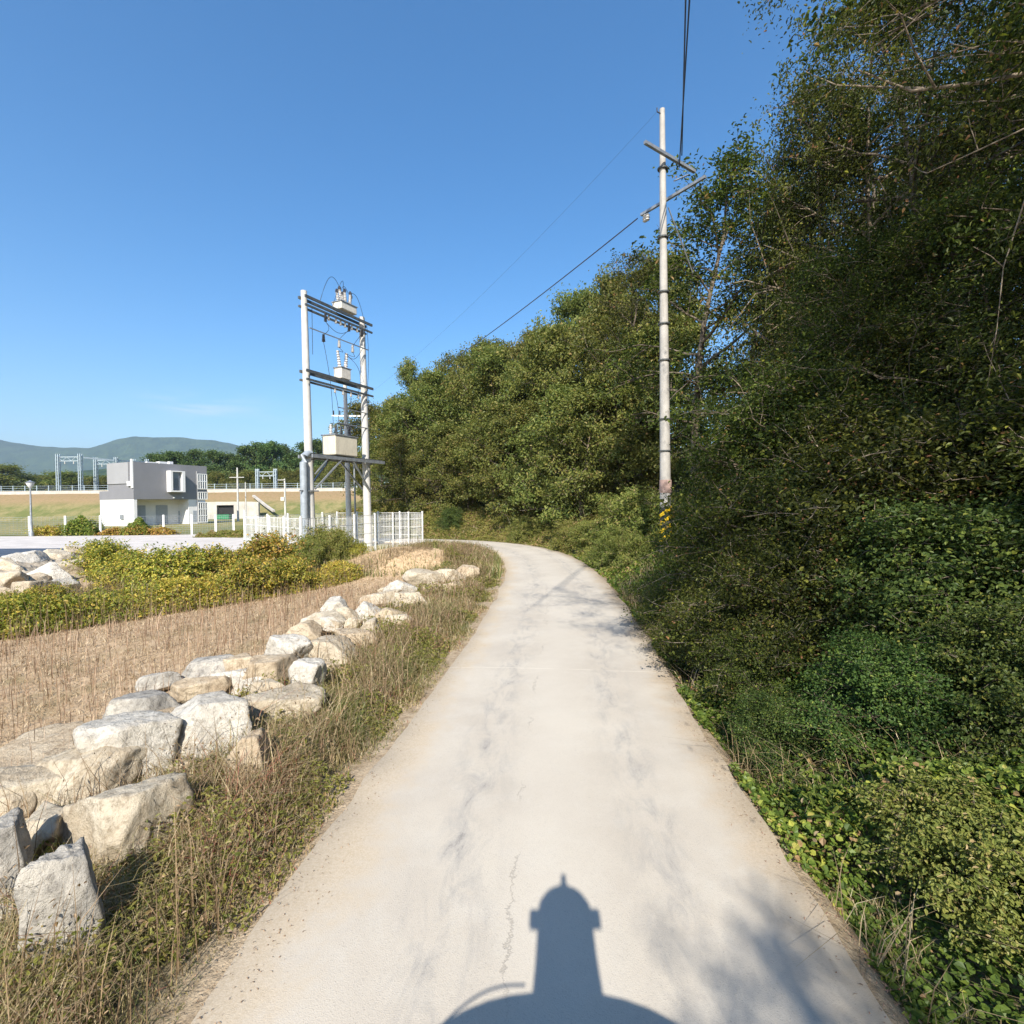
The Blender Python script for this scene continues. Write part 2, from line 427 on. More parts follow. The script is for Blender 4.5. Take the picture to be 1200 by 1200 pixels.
def sdist(x, y):
    x = np.atleast_1d(np.asarray(x, float)); y = np.atleast_1d(np.asarray(y, float))
    out = np.empty(x.shape); ox, oy = x.ravel(), y.ravel(); r = out.ravel()
    for i in range(0, len(ox), 20000):
        dx = ox[i:i + 20000, None] - RL[None, :, 0]; dy = oy[i:i + 20000, None] - RL[None, :, 1]
        k = np.argmin(dx * dx + dy * dy, 1); a = np.arange(len(k))
        d = np.sqrt(dx[a, k] ** 2 + dy[a, k] ** 2)
        sg = np.sign(dx[a, k] * RN[k, 0] + dy[a, k] * RN[k, 1])
        r[i:i + 20000] = d * sg
    return r.reshape(x.shape)
def ss(a, b, v):
    t = np.clip((v - a) / (b - a), 0, 1); return t * t * (3 - 2 * t)
def wav(x, y, k=1.0):
    return (np.sin(x * 1.3 * k + 1.7 * np.sin(y * .9 * k)) + np.sin(y * 1.7 * k + 1.3 * np.sin(x * 1.1 * k + 2)) + .6 * np.sin((x + y) * 3.1 * k + 1.1)) / 2.6
def height(x, y, s=None):
    x = np.asarray(x, float); y = np.asarray(y, float)
    if s is None: s = sdist(x, y).reshape(x.shape)
    nearf = ss(6, 13, y)
    slope = .30 + .35 * nearf
    hill = slope * np.maximum(0, s - 2.3)
    hill = 9.5 * (1 - np.exp(-hill / 9.5))
    hill *= 1 - .995 * ss(-8, -24, x) * ss(20, 34, y)
    hill *= 1 - ss(70, 110, y)
    hill = hill + .25 * wav(x, y, .4) * np.clip((np.abs(s) - 2.6) / 3, 0, 1) * (s > 0) * (hill > .2)
    z = hill - .035
    z = z - .22 * ss(1.72, 1.95, s) * (1 - ss(2.1, 2.9, s)) * (1 - ss(14, 20, y))
    left = ss(-1.9, -2.6, s)
    z = z + left * (.05 * wav(x, y, .8) * (1 - ss(25, 20, -x)) * (y < 24) - .02)
    z = z - .06 * ss(-1.7, -2.0, s) * (1 - left)
    md = np.exp(-(((x + 4.3) / 2.4) ** 2 + ((y - 20.6) / 2.9) ** 2) ** 1.4)
    z = z + .80 * md + .03 * wav(x, y, 3) * md
    return z
def axis(lo, hi, a, b, step, grow):
    v = list(np.arange(a, b + 1e-6, step)); s = step
    while v[-1] < hi: s *= grow; v.append(v[-1] + s)
    s = step; w = [a]
    while w[-1] > lo: s *= grow; w.append(w[-1] - s)
    return np.array(w[1:][::-1] + v)
gx = axis(-7000, 6000, -14, 12, .16, 1.07); gy = axis(-60, 9000, -1, 30, .16, 1.06)
X, Y = np.meshgrid(gx, gy)
S = sdist(X, Y)
Z = height(X, Y, S)
nxg, nyg = len(gx), len(gy)
idx = np.arange(nxg * nyg).reshape(nyg, nxg)
F = np.stack([idx[:-1, :-1], idx[:-1, 1:], idx[1:, 1:], idx[1:, :-1]], -1).reshape(-1, 4)
me = np_mesh("ground", np.stack([X, Y, Z], -1).reshape(-1, 3), F, True)
def vattr(me, nm, val):
    a = me.attributes.new(nm, 'FLOAT', 'POINT'); a.data.foreach_set("value", np.ascontiguousarray(val.ravel(), dtype=np.float32))
vattr(me, 'm_forest', ss(2.5, 5, S) * (1 - ss(60, 90, Y)) * (1 - ss(-10, -20, X)))
vattr(me, 'm_verge', ss(-3.0, -2.4, S) * (1 - ss(3, 5, S)))
vattr(me, 'm_edge', (1 - ss(.12, .55, np.abs(np.abs(S) - 1.7) + .12 * wav(X, Y, 3))) * (S < 0) + .8 * (1 - ss(.1, .35, np.abs(np.abs(S) - 1.7))) * (S > 0))
vattr(me, 'm_far', np.maximum(ss(20, 26, Y) * ss(-4, -10, X), ss(60, 70, Y)))
mdm = np.exp(-(((X + 4.3) / 2.5) ** 2 + ((Y - 20.4) / 3.0) ** 2) ** 1.5)
vattr(me, 'm_sand', np.clip(ss(.2, .5, mdm) + .0, 0, 1))
tag(link("ground", me, None, M['ground']), kind='structure')
def hz(x, y): return float(height(np.array([x]), np.array([y]))[0])

# road slab
W = []; UVs = []; us = np.array([-1.76, -1.72, -1.2, -.6, 0, .6, 1.2, 1.66, 1.70])
ln = np.concatenate([[0], np.cumsum(np.linalg.norm(np.diff(RL, axis=0), axis=1))])
for i in range(len(RL)):
    e1 = (.17 * ss(6.5, 2.5, RL[i, 1]) * (RL[i, 1] < 8) - .02) * -1 + .13 + .07 * noise.noise(Vector((ln[i] * .7, 3, 0))) + .035 * noise.noise(Vector((ln[i] * 2.3, 7, 0)))
    e2 = .06 * noise.noise(Vector((ln[i] * .6, 13, 0))) + .035 * noise.noise(Vector((ln[i] * 2.1, 17, 0)))
    for j, u in enumerate(us):
        uu = u + (e1 if j < 2 else e2 if j > 6 else 0)
        z = -.16 if j in (0, 8) else .004 + .02 * (1 - (u / 1.75) ** 2)
        W.append((RL[i, 0] + RN[i, 0] * uu, RL[i, 1] + RN[i, 1] * uu, z)); UVs.append((uu, ln[i]))
k = len(us); idx = np.arange(len(W)).reshape(-1, k)
F = np.stack([idx[:-1, :-1], idx[:-1, 1:], idx[1:, 1:], idx[1:, :-1]], -1).reshape(-1, 4)
me = np_mesh("road", np.array(W), F, True)
uvl = me.uv_layers.new(name='UVMap'); uva = np.array(UVs, dtype=np.float32)[F.ravel()]
uvl.data.foreach_set("uv", uva.ravel())
tag(link("road", me, None, M['road']), kind='structure')

def sheet(name, pts, z, mat, kind='structure', skirt=.1):
    n = len(pts); vs = [(p[0], p[1], z) for p in pts] + [(p[0], p[1], z - skirt) for p in pts]
    b = MB(); b.add(vs, [tuple(range(n))] + [(i, (i + 1) % n, n + (i + 1) % n, n + i) for i in range(n)])
    return tag(b.build(name, mat), kind=kind)
yard = [G(-420, 628), G(0, 629), G(140, 628), G(278, 626), (-14.5, 35.4), (-14.3, 27), (-10.2, 21.5), G(250, 668), G(180, 664), G(120, 650), G(60, 654), G(0, 658), G(-60, 662), G(-420, 668)]
sheet("pavement", yard, .035, M['yard'])
sheet("asphalt_apron", [G(-300, 646), G(96, 643), G(92, 650), G(62, 658), G(30, 664), G(0, 668), G(-60, 672), G(-300, 678)], .042, M['asphalt'])
# pale rubble slope beside the apron
b = MB(); rub = []
for i in range(91):
    t = i / 90
    a = Vector(G(-120 + 240 * t, 672 - 26 * t)); e = Vector(G(-120 + 270 * t, 722 - 58 * t))
    for j in range(25):
        q = j / 24; p = a.lerp(e, q)
        rub.append((p.x, p.y, (.06 + .40 * math.sin(math.pi * min(1, q * 1.15) * .9) * math.sin(math.pi * min(1, .15 + t)) + .22 * noise.noise(p * 1.7) + .16 * abs(noise.noise(p * 4.1)) + .06 * noise.noise(p * 9)) * (1 - q ** 4) - .03 * (q == 1)))
idx = np.arange(len(rub)).reshape(-1, 25)
tag(link("rubble_bank", np_mesh("rubble_bank", np.array(rub), np.stack([idx[:-1, :-1], idx[:-1, 1:], idx[1:, 1:], idx[1:, :-1]], -1).reshape(-1, 4), True), None, M['rubble']), kind='structure')

# ------------------------------------------------------------------ mountains
prof = [(-700, 545), (-500, 520), (-300, 535), (-150, 505), (-60, 510), (0, 516), (22, 520), (45, 523), (75, 525), (105, 525.5), (125, 519), (142, 514), (158, 511.5), (180, 513), (205, 512.5), (228, 515), (252, 516.5), (268, 519), (280, 523), (310, 524), (350, 530), (420, 540), (600, 552)]
D0 = 3400.0
def mountain(name, prof, D0, span, amp):
    pxs = np.linspace(prof[0][0], prof[-1][0], 420)
    pys = np.interp(pxs, [p[0] for p in prof], [p[1] for p in prof])
    vs = []
    for a, q in zip(pxs, pys):
        p = P(a, q, D0); base = Vector((p.x / D0, 1, 0))
        for j in range(26):
            t = j / 25; d = D0 - span + 2 * span * t
            f = math.exp(-((t - .5) / .26) ** 2)
            x = base.x * d
            nn = noise.fractal(Vector((x * .0016, d * .0016, 3)), 1, 2.1, 6)
            h = p.z * f * (1 + .12 * nn * (abs(t - .5) > .05)) + amp * nn * (1 - f) * .3 - 14 * (1 - f) + 5 * noise.noise(Vector((x * .012, d * .012, 1)))
            vs.append((x, d, h))
    idx = np.arange(len(vs)).reshape(-1, 26)
    o = link(name, np_mesh(name, np.array(vs), np.stack([idx[:-1, :-1], idx[1:, :-1], idx[1:, 1:], idx[:-1, 1:]], -1).reshape(-1, 4), True), None, M['mountain'])
    return tag(o, kind='structure')
mountain("mountains", prof, D0, 900, 60)
mountain("hills", [(-700, 560), (-200, 556), (-40, 566), (20, 556), (60, 560), (100, 552), (150, 545), (200, 540), (300, 538), (420, 545), (600, 560)], 900.0, 260, 20)

# ------------------------------------------------------------------ foliage builders
def unit(v): return v / np.maximum(np.linalg.norm(v, axis=-1, keepdims=True), 1e-9)
def leaf_arrays(C, L, rg, up=.5, width=.5, nb=None):
    n = len(C); L = np.broadcast_to(np.asarray(L, float), (n,))[:, None]
    nr = rg.normal(size=(n, 3)); nr[:, 2] = np.abs(nr[:, 2]) + up
    if nb is not None: nr += nb
    nr = unit(nr)
    a = rg.normal(size=(n, 3)); a -= nr * np.sum(a * nr, 1, keepdims=True); a = unit(a)
    b = np.cross(nr, a); w = L * width
    f = nr * L * .10
    V = np.stack([C, C + a * L * .28 + b * w * .5 + f, C + a * L * .68 + b * w * .42 + f, C + a * L - nr * L * .12,
                  C + a * L * .68 - b * w * .42 + f, C + a * L * .28 - b * w * .5 + f], 1).reshape(-1, 3)
    i0 = np.arange(n)[:, None] * 6
    F = np.stack([i0 + np.array([[0, 1, 2, 3]]), i0 + np.array([[0, 3, 4, 5]])], 1).reshape(-1, 4)
    return V, F
def leaf_mesh(name, C, L, rg, tint, up=.5, width=.5, nb=None):
    V, F = leaf_arrays(C, L, rg, up, width, nb)
    return np_mesh(name, V, F, False, np.repeat(np.clip(tint, 0, 1), 2))
def blade_mesh(name, B, H, wid, lean, rg, tint):
    n = len(B); ang = rg.uniform(0, 2 * np.pi, n)
    ld = np.stack([np.cos(ang), np.sin(ang), np.zeros(n)], 1); a2 = ang + rg.uniform(.6, 2.4, n)
    wd = np.stack([np.cos(a2), np.sin(a2), np.zeros(n)], 1) * (wid[:, None] * .5)
    z = np.array([[0, 0, 1.0]]); H = H[:, None]; le = lean[:, None]
    m = B + z * H * .55 + ld * H * le * .3; t = B + z * H * (1 - .25 * le) + ld * H * le
    V = np.stack([B - wd, B + wd, m - wd * .8, m + wd * .8, t - wd * .15, t + wd * .15], 1).reshape(-1, 3)
    i0 = np.arange(n)[:, None] * 6
    F = np.stack([i0 + np.array([[0, 1, 3, 2]]), i0 + np.array([[2, 3, 5, 4]])], 1).reshape(-1, 4)
    return np_mesh(name, V, F, False, np.repeat(np.clip(tint, 0, 1), 2))

def bez(p0, d, L, n, wob, rg, grav=0.0):
    """a wandering branch: list of points"""
    pts = [np.array(p0, float)]; d = np.array(d, float); d /= np.linalg.norm(d)
    for i in range(n):
        d = d + rg.normal(size=3) * wob + np.array([0, 0, grav]); d /= np.linalg.norm(d)
        pts.append(pts[-1] + d * L / n)
    return pts
def tree_meshes(name, seed, H=10, Rr=3.0, base=.25, nprim=16, nsec=6, ntw=4, clump=.42, per=26, leaf=.12, stems=1, lean=0.0, shape=1.0, bare=.0, flat=.6, lw=.5, droop=-.02, radial=.12):
    """tapered trunk with limbs, and leaf clumps at the twig ends; unit-free: real metres"""
    rg = np.random.default_rng(seed); wood = MB(); tips = []; tipw = []
    for st in range(stems):
        d0 = np.array([rg.normal() * .12 + lean, rg.normal() * .12, 1.0])
        if stems > 1: a = 6.28 * st / stems; d0 += np.array([math.cos(a), math.sin(a), 0]) * .22
        Hs = H * (rg.uniform(.82, 1.0) if st else 1.0)
        tr = bez((0, 0, -.3), d0, Hs * .95, 12, .07, rg, .05)
        r0 = radial * H / 8 / math.sqrt(stems)
        wood.tube(tr, [r0 * (1 - .9 * i / 12) + .012 for i in range(13)], 8)
        tra = np.array(tr)
        for k in range(nprim):
            f = base + (1 - base) * ((k + rg.uniform(.1, .9)) / nprim)
            q = f * 12; i = min(int(q), 11); p = tra[i] + (tra[i + 1] - tra[i]) * (q - i)
            g = (f - base) / (1 - base)
            env = math.sin(math.pi * min(1, .16 + .84 * g ** shape)) ** .7 + .12
            an = 2.4 * k + rg.uniform(-.6, .6)
            d = np.array([math.cos(an), math.sin(an), flat * (.1 + 1.0 * g) + rg.uniform(-.1, .25)])
            L = Rr * env * rg.uniform(.72, 1.12)
            pr = bez(p, d, L, 6, .14, rg, droop)
            rr = max(.010, r0 * .42 * (1 - .75 * f) * (L / Rr + .3))
            wood.tube(pr, [rr * (1 - .8 * j / 6) + .004 for j in range(7)], 5)
            for s in range(nsec):
                j = rg.uniform(1.6, 6); i2 = min(int(j), 5); p2 = pr[i2] + (pr[i2 + 1] - pr[i2]) * (j - i2)
                dd = pr[i2 + 1] - pr[i2]; dd = dd / np.linalg.norm(dd) + rg.normal(size=3) * .65; dd[2] *= .7; dd[2] += .1
                L2 = L * rg.uniform(.22, .48) + .25
                sc = bez(p2, dd, L2, 3, .2, rg, droop)
                wood.tube(sc, [max(.006, rr * .4) * (1 - .7 * j / 3) for j in range(4)], 4, False)
                for w in range(ntw):
                    p3 = sc[rg.integers(1, 4)]; d3 = rg.normal(size=3); d3[2] = d3[2] * .5 + .15
                    L3 = rg.uniform(.25, .6) * (.4 + .06 * H)
                    tw = bez(p3, d3, L3, 2, .2, rg)
                    wood.tube(tw, [.006, .004, .002], 3, False)
                    if rg.uniform() > bare: tips.append(tw[-1]); tips.append(tw[1])
    tips = np.array(tips)
    n = len(tips) * per
    ci = np.repeat(np.arange(len(tips)), per)
    off = rg.normal(size=(n, 3)) * clump * np.array([1, 1, .62]) * rg.uniform(.5, 1.2, len(tips))[ci][:, None]
    C = tips[ci] + off
    tint = np.clip(.42 + rg.normal(size=len(tips))[ci] * .17 + rg.normal(size=n) * .2 + .25 * (rg.uniform(size=n) > .985), 0, 1)
    nb = unit(C - np.array([0, 0, H * .5])) * .5
    crown = leaf_mesh(name + "_crown", C, leaf * rg.uniform(.65, 1.3, n), rg, tint, .35, lw, nb)
    wm = bpy.data.meshes.new(name + "_trunk"); wm.from_pydata(wood.v, [], wood.f); wm.update()
    wm.polygons.foreach_set("use_smooth", [True] * len(wm.polygons))
    return wm, crown
LIB = {}
def variant(key, wm_mat, lf_mat, **kw):
    wm, cm = tree_meshes(key, **kw); wm.materials.append(wm_mat); cm.materials.append(lf_mat); LIB[key] = (wm, cm, kw.get('H', 10))
def plant(name, key, x, y, H, wide=1.0, rz=None, label='', cat='tree', group=None, z=None, tilt=(0, 0), parts=('trunk', 'crown')):
    wm, cm, h0 = LIB[key]
    r = empty(name, (x, y, (hz(x, y) if z is None else z) - .05), 0, label, cat, group)
    s = H / h0
    r.scale = (s * wide, s * wide, s); r.rotation_euler = (tilt[0], tilt[1], rng.uniform(0, 6.28) if rz is None else rz)
    link(parts[0], wm, r); link(parts[1], cm, r)
    return r
variant('hillA', M['bark'], M['leaf_far'], seed=11, H=10, Rr=3.4, base=.12, nprim=26, nsec=6, ntw=3, clump=.34, per=16, leaf=.21, shape=.75, flat=.7)
variant('hillB', M['bark'], M['leaf_far'], seed=12, H=10, Rr=3.8, base=.10, nprim=28, nsec=6, ntw=3, clump=.40, per=16, leaf=.22, shape=.65, flat=.5, lean=.08)
variant('hillC', M['bark_pale'], M['leaf_far'], seed=13, H=10, Rr=3.1, base=.14, nprim=24, nsec=6, ntw=3, clump=.30, per=16, leaf=.19, shape=.9, flat=.9, stems=2)
variant('hillD', M['bark'], M['leaf_far'], seed=14, H=10, Rr=3.5, base=.08, nprim=28, nsec=5, ntw=3, clump=.36, per=18, leaf=.20, shape=.7, flat=.4)
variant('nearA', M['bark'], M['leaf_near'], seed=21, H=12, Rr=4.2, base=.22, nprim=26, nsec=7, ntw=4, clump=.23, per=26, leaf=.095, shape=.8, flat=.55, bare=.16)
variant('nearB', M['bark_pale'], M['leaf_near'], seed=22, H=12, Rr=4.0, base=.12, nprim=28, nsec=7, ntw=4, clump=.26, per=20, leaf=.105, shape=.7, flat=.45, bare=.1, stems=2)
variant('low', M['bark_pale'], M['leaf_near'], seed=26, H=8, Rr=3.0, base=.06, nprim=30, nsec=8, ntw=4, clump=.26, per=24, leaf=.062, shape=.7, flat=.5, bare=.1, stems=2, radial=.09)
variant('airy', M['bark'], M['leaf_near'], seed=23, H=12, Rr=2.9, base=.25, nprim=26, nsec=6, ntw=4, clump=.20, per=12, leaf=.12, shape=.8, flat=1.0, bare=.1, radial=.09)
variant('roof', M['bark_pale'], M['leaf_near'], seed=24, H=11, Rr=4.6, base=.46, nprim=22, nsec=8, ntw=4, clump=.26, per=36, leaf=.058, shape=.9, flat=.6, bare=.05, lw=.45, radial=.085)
variant('pine', M['bark'], M['leaf_pine'], seed=31, H=10, Rr=3.2, base=.28, nprim=20, nsec=5, ntw=3, clump=.34, per=16, leaf=.34, shape=.9, flat=.35, lw=.4)
variant('shrubA', M['bark'], M['leaf_shrub'], seed=41, H=2.4, Rr=1.25, base=.05, nprim=18, nsec=6, ntw=4, clump=.13, per=18, leaf=.058, stems=3, shape=.7, flat=.7, radial=.06, lw=.6)
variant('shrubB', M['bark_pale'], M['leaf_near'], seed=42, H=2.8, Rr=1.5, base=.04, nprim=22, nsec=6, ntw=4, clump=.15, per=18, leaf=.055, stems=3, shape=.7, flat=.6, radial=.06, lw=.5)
variant('golden', M['bark_pale'], M['leaf_gold'], seed=43, H=1.2, Rr=.8, base=.03, nprim=12, nsec=4, ntw=4, clump=.10, per=12, leaf=.07, stems=3, shape=.7, flat=.8, radial=.05, lw=.6)
variant('bankbush', M['bark_pale'], M['bank'], seed=44, H=1.6, Rr=1.2, base=.03, nprim=14, nsec=5, ntw=4, clump=.13, per=16, leaf=.08, stems=3, shape=.7, flat=.7, radial=.05, lw=.5)
#TREES
ordn = ['first', 'second', 'third', 'fourth', 'fifth', 'sixth', 'seventh', 'eighth', 'ninth', 'tenth', 'eleventh', 'twelfth', 'thirteenth', 'fourteenth', 'fifteenth', 'sixteenth', 'seventeenth', 'eighteenth']
def hill_row(spec, text, group, sink=.0):
    for i, (px, py, d, key, wd) in enumerate(spec):
        p = P(px, py, d); z = hz(p.x, d)
        H = (p.z - z) * 1.09
        plant("broadleaf_tree", key, p.x, d, max(3, H), wd * 9.0 / max(6.0, H) if H > 9 else wd, None, text % ordn[i], 'tree', group)
hill_row([(447, 520, 43, 'hillA', .95), (478, 512, 42, 'hillD', 1), (512, 505, 40.5, 'hillB', 1), (548, 495, 39.5, 'hillC', 1.05), (580, 482, 37.5, 'hillA', 1), (612, 478, 36, 'hillB', 1), (645, 462, 33, 'hillD', 1), (680, 455, 30.5, 'hillC', 1), (715, 445, 30, 'hillB', .9), (745, 470, 29, 'hillD', .9)],
         'leafy tree at the hill foot, %s along the road from the white fence', 'trees at the foot of the hill')
hill_row([(438, 480, 52, 'hillB', 1), (470, 465, 49, 'hillC', 1.1), (505, 446, 47, 'hillA', 1.1), (540, 438, 45, 'hillD', 1.1), (575, 425, 44, 'hillB', 1.1), (610, 415, 42, 'hillC', 1.1), (645, 400, 40, 'hillA', 1.1), (680, 392, 37, 'hillD', 1.1), (715, 380, 33, 'hillA', 1.05), (752, 370, 30, 'hillC', 1.0)],
         'tree halfway up the hill, %s of its row from the transformer frame', 'trees halfway up the hill')
hill_row([(456, 462, 58, 'hillC', 1), (488, 446, 56, 'hillD', 1), (540, 422, 55, 'hillA', 1.1), (572, 406, 54, 'hillB', 1.1), (606, 392, 52, 'hillC', 1.1), (640, 378, 50, 'hillD', 1.1), (674, 362, 48, 'hillB', 1.1), (706, 352, 45, 'hillA', 1.1), (738, 336, 41, 'hillC', 1.0), (772, 322, 36, 'hillB', 1.0)],
         'tree on the hill skyline, %s of its row from the transformer frame', 'trees on the hill skyline')
p = P(502, 414, 50)
plant("broadleaf_tree", 'hillC', p.x, 50, p.z - hz(p.x, 50), .62, None, 'rounded tree crown poking alone above the wooded skyline beyond the transformer frame', 'tree')
# trees at the roadside by and beyond the utility pole
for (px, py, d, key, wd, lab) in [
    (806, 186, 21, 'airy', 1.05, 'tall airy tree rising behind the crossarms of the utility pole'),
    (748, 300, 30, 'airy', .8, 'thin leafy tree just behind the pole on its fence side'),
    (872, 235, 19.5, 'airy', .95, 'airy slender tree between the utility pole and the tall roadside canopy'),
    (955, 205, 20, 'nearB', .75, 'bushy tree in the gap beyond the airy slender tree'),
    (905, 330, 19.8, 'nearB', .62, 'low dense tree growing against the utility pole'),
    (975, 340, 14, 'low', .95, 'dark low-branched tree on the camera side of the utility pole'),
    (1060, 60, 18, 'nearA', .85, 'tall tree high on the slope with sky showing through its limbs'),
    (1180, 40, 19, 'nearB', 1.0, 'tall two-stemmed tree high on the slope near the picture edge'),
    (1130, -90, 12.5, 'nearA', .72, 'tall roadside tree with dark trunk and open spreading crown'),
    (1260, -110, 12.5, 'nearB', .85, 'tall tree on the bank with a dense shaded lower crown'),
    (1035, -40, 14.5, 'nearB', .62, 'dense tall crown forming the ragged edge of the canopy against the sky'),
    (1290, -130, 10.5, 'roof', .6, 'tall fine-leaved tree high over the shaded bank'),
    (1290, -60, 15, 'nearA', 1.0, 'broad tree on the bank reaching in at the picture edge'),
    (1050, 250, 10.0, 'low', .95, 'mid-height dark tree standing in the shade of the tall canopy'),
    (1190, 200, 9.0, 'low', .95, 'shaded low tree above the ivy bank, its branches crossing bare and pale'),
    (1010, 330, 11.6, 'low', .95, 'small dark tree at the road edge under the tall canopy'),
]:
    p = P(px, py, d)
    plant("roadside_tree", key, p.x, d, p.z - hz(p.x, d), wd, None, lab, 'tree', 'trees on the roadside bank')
for (x, y, H, key, wd, lab) in [
    (9.0, 5.0, 12.5, 'roof', .85, 'overhanging roadside tree whose pale bare branches sweep across the upper corner'),
    (5.3, .1, 11.0, 'roof', .80, 'overhanging tree beside the car, shading the bank ahead'),
    (9.6, 2.5, 12.5, 'nearA', .9, 'tall tree up the bank beside the car'),
    (10.5, 7.5, 13, 'nearA', .85, 'tall tree up the bank behind the overhanging tree'),
    (7.8, -5.5, 12.5, 'nearA', .8, 'tall bank tree behind the car'),
    (9.3, -4.6, 13.5, 'roof', .9, 'dense tall tree just behind the car on the bank'),
    (9.2, -1.2, 14, 'nearB', .9, 'two-stemmed tall tree behind the car up the bank'),
]:
    plant("roadside_tree", key, x, y, H, wd, None, lab, 'tree', 'trees on the roadside bank')
plant('roadside_tree', 'airy', 2.95, -8.1, 9.4, .62, 0, 'thin leaning tree behind the van throwing dappled shade on the road', 'tree', 'trees on the roadside bank', tilt=(0, -.23))
# shrubs along the bank
for i, (x, y, H, key, lab) in enumerate([
    (3.7, 6.6, 2.0, 'shrubB', 'low shaded shrub at the road edge just before the ditch'),
    (4.9, 5.4, 2.0, 'shrubA', 'broad green shrub catching the sun above the ivy'),
    (4.3, 8.2, 2.8, 'shrubB', 'dark shrub in deep shade halfway to the utility pole'),
    (5.7, 7.2, 3.4, 'shrubB', 'tall dark shrub in the second row of the shaded bank'),
    (5.3, 10.2, 2.9, 'shrubB', 'dark shrub at the road edge below the small dark tree'),
    (5.8, 9.8, 3.8, 'shrubB', 'tall shrub filling the shade under the mid-height tree'),
    (6.2, 12.4, 2.1, 'shrubB', 'shrub whose leaves spill toward the road before the utility pole'),
    (6.8, 12.6, 3.2, 'shrubB', 'tall shrub one step up the bank before the utility pole'),
    (6.5, 14.2, 1.4, 'shrubA', 'leafy shrub at the foot of the utility pole, camera side'),
    (7.6, 15.8, 3.2, 'shrubB', 'tall shrub pressing against the utility pole'),
    (4.3, 17.8, 1.0, 'bankbush', 'sunlit shrub just past the striped pole base'),
    (4.2, 19.6, 1.2, 'bankbush', 'low sunlit shrub on the grassy bank beyond the pole'),
    (5.2, 21.0, 2.0, 'bankbush', 'taller sunlit shrub on the grassy bank beyond the pole'),
    (2.75, 5.2, .75, 'shrubA', 'small ragged shrub leaning over the road edge below the sunlit creepers'),
    (3.5, 4.7, 1.1, 'shrubA', 'waist-high tangled shrub in the creepers, second from the road'),
    (3.1, 6.3, 1.1, 'shrubB', 'waist-high dark shrub on the lip of the ditch'),
    (4.3, 4.2, 1.3, 'shrubA', 'chest-high sunlit shrub in the creepers, third from the road'),
    (3.1, 8.0, 1.3, 'shrubB', 'dark shrub hugging the road edge past the ditch lip'),
    (2.9, 3.2, .6, 'bankbush', 'small olive bush among the brightest creepers'),
    (3.9, 2.9, .8, 'shrubA', 'knee-high leafy shrub at the picture edge among the creepers'),
    (3.2, 10.2, 1.2, 'shrubB', 'low dark shrub at the road edge where tree shadows cross the lane'),
    (7.2, 10.5, 4.2, 'shrubB', 'tallest dark shrub up the shaded slope'),
    (7.3, 6.0, 3.6, 'shrubB', 'large shrub up the bank near the picture edge'),
    (6.1, 4.4, 2.2, 'shrubA', 'leafy shrub beside the sunlit ivy near the picture edge'),
    (4.1, 23.5, 1.3, 'bankbush', 'small round shrub where the road begins to bend'),
    (3.4, 26.5, 1.3, 'bankbush', 'green shrub on the outside of the road bend'),
    (1.2, 32.4, 1.3, 'bankbush', 'green shrub at the far bend below the hill trees'),
    (-4.5, 38.0, 1.6, 'shrubA', 'shrub past the fence corner across the road'),
]):
    plant("shrub", key, x, y, H, 1.0, None, lab, 'shrub', 'shrubs along the wooded bank', parts=('stem', 'foliage'))

# distant trees beyond the railway and fields
far = []
k = 0
for (px, py, d, H, wd) in [(178, 531, 150, 12, 1.1), (196, 529, 155, 12, 1), (214, 530, 150, 12, 1.1), (232, 526, 160, 13, 1), (250, 527, 150, 13, 1.1), (266, 531, 156, 12, 1), (282, 522, 150, 14, 1.1), (300, 519, 158, 14, 1), (318, 518, 150, 15, 1.1), (336, 521, 156, 14, 1), (352, 518, 148, 15, 1.1), (372, 514, 150, 16, 1), (392, 512, 145, 16, 1.1), (414, 508, 148, 16, 1)]:
    p = P(px, py, d)
    plant("pine_tree", 'pine', p.x, d, p.z - (-.2), wd * .75, None, 'dark pine in the top row beyond the railway, %s from the grey building' % ordn[k], 'tree', 'pines beyond the railway', z=-.2); k += 1
k = 0
for (px, py, d, wd) in [(255, 550, 128, .9), (272, 555, 125, .9), (290, 548, 128, .9), (312, 552, 126, .9), (330, 546, 128, .9), (348, 550, 124, .9), (368, 540, 126, .9), (392, 538, 125, .9), (416, 535, 122, .9)]:
    p = P(px, py, d)
    plant("broadleaf_tree", 'hillA' if k % 2 else 'hillD', p.x, d, p.z + .2, wd * 1.2, None, 'lighter green tree below the pines along the railway, %s from the grey building' % ordn[k], 'tree', 'trees along the railway', z=-.2); k += 1
k = 0
for (px, py, d, wd) in [(-22, 548, 170, 1.2), (4, 545, 175, 1.3), (40, 566, 180, 1.2), (62, 557, 190, 1.3), (84, 553, 180, 1.3), (104, 558, 190, 1.2), (124, 556, 180, 1.3), (142, 560, 185, 1.2)]:
    p = P(px, py, d)
    plant("broadleaf_tree", 'hillB', p.x, d, p.z + .2, wd * 1.6, None, 'hazy tree behind the railway gantries, %s counting toward the grey building' % ordn[k], 'tree', 'trees behind the gantries', z=-.2); k += 1

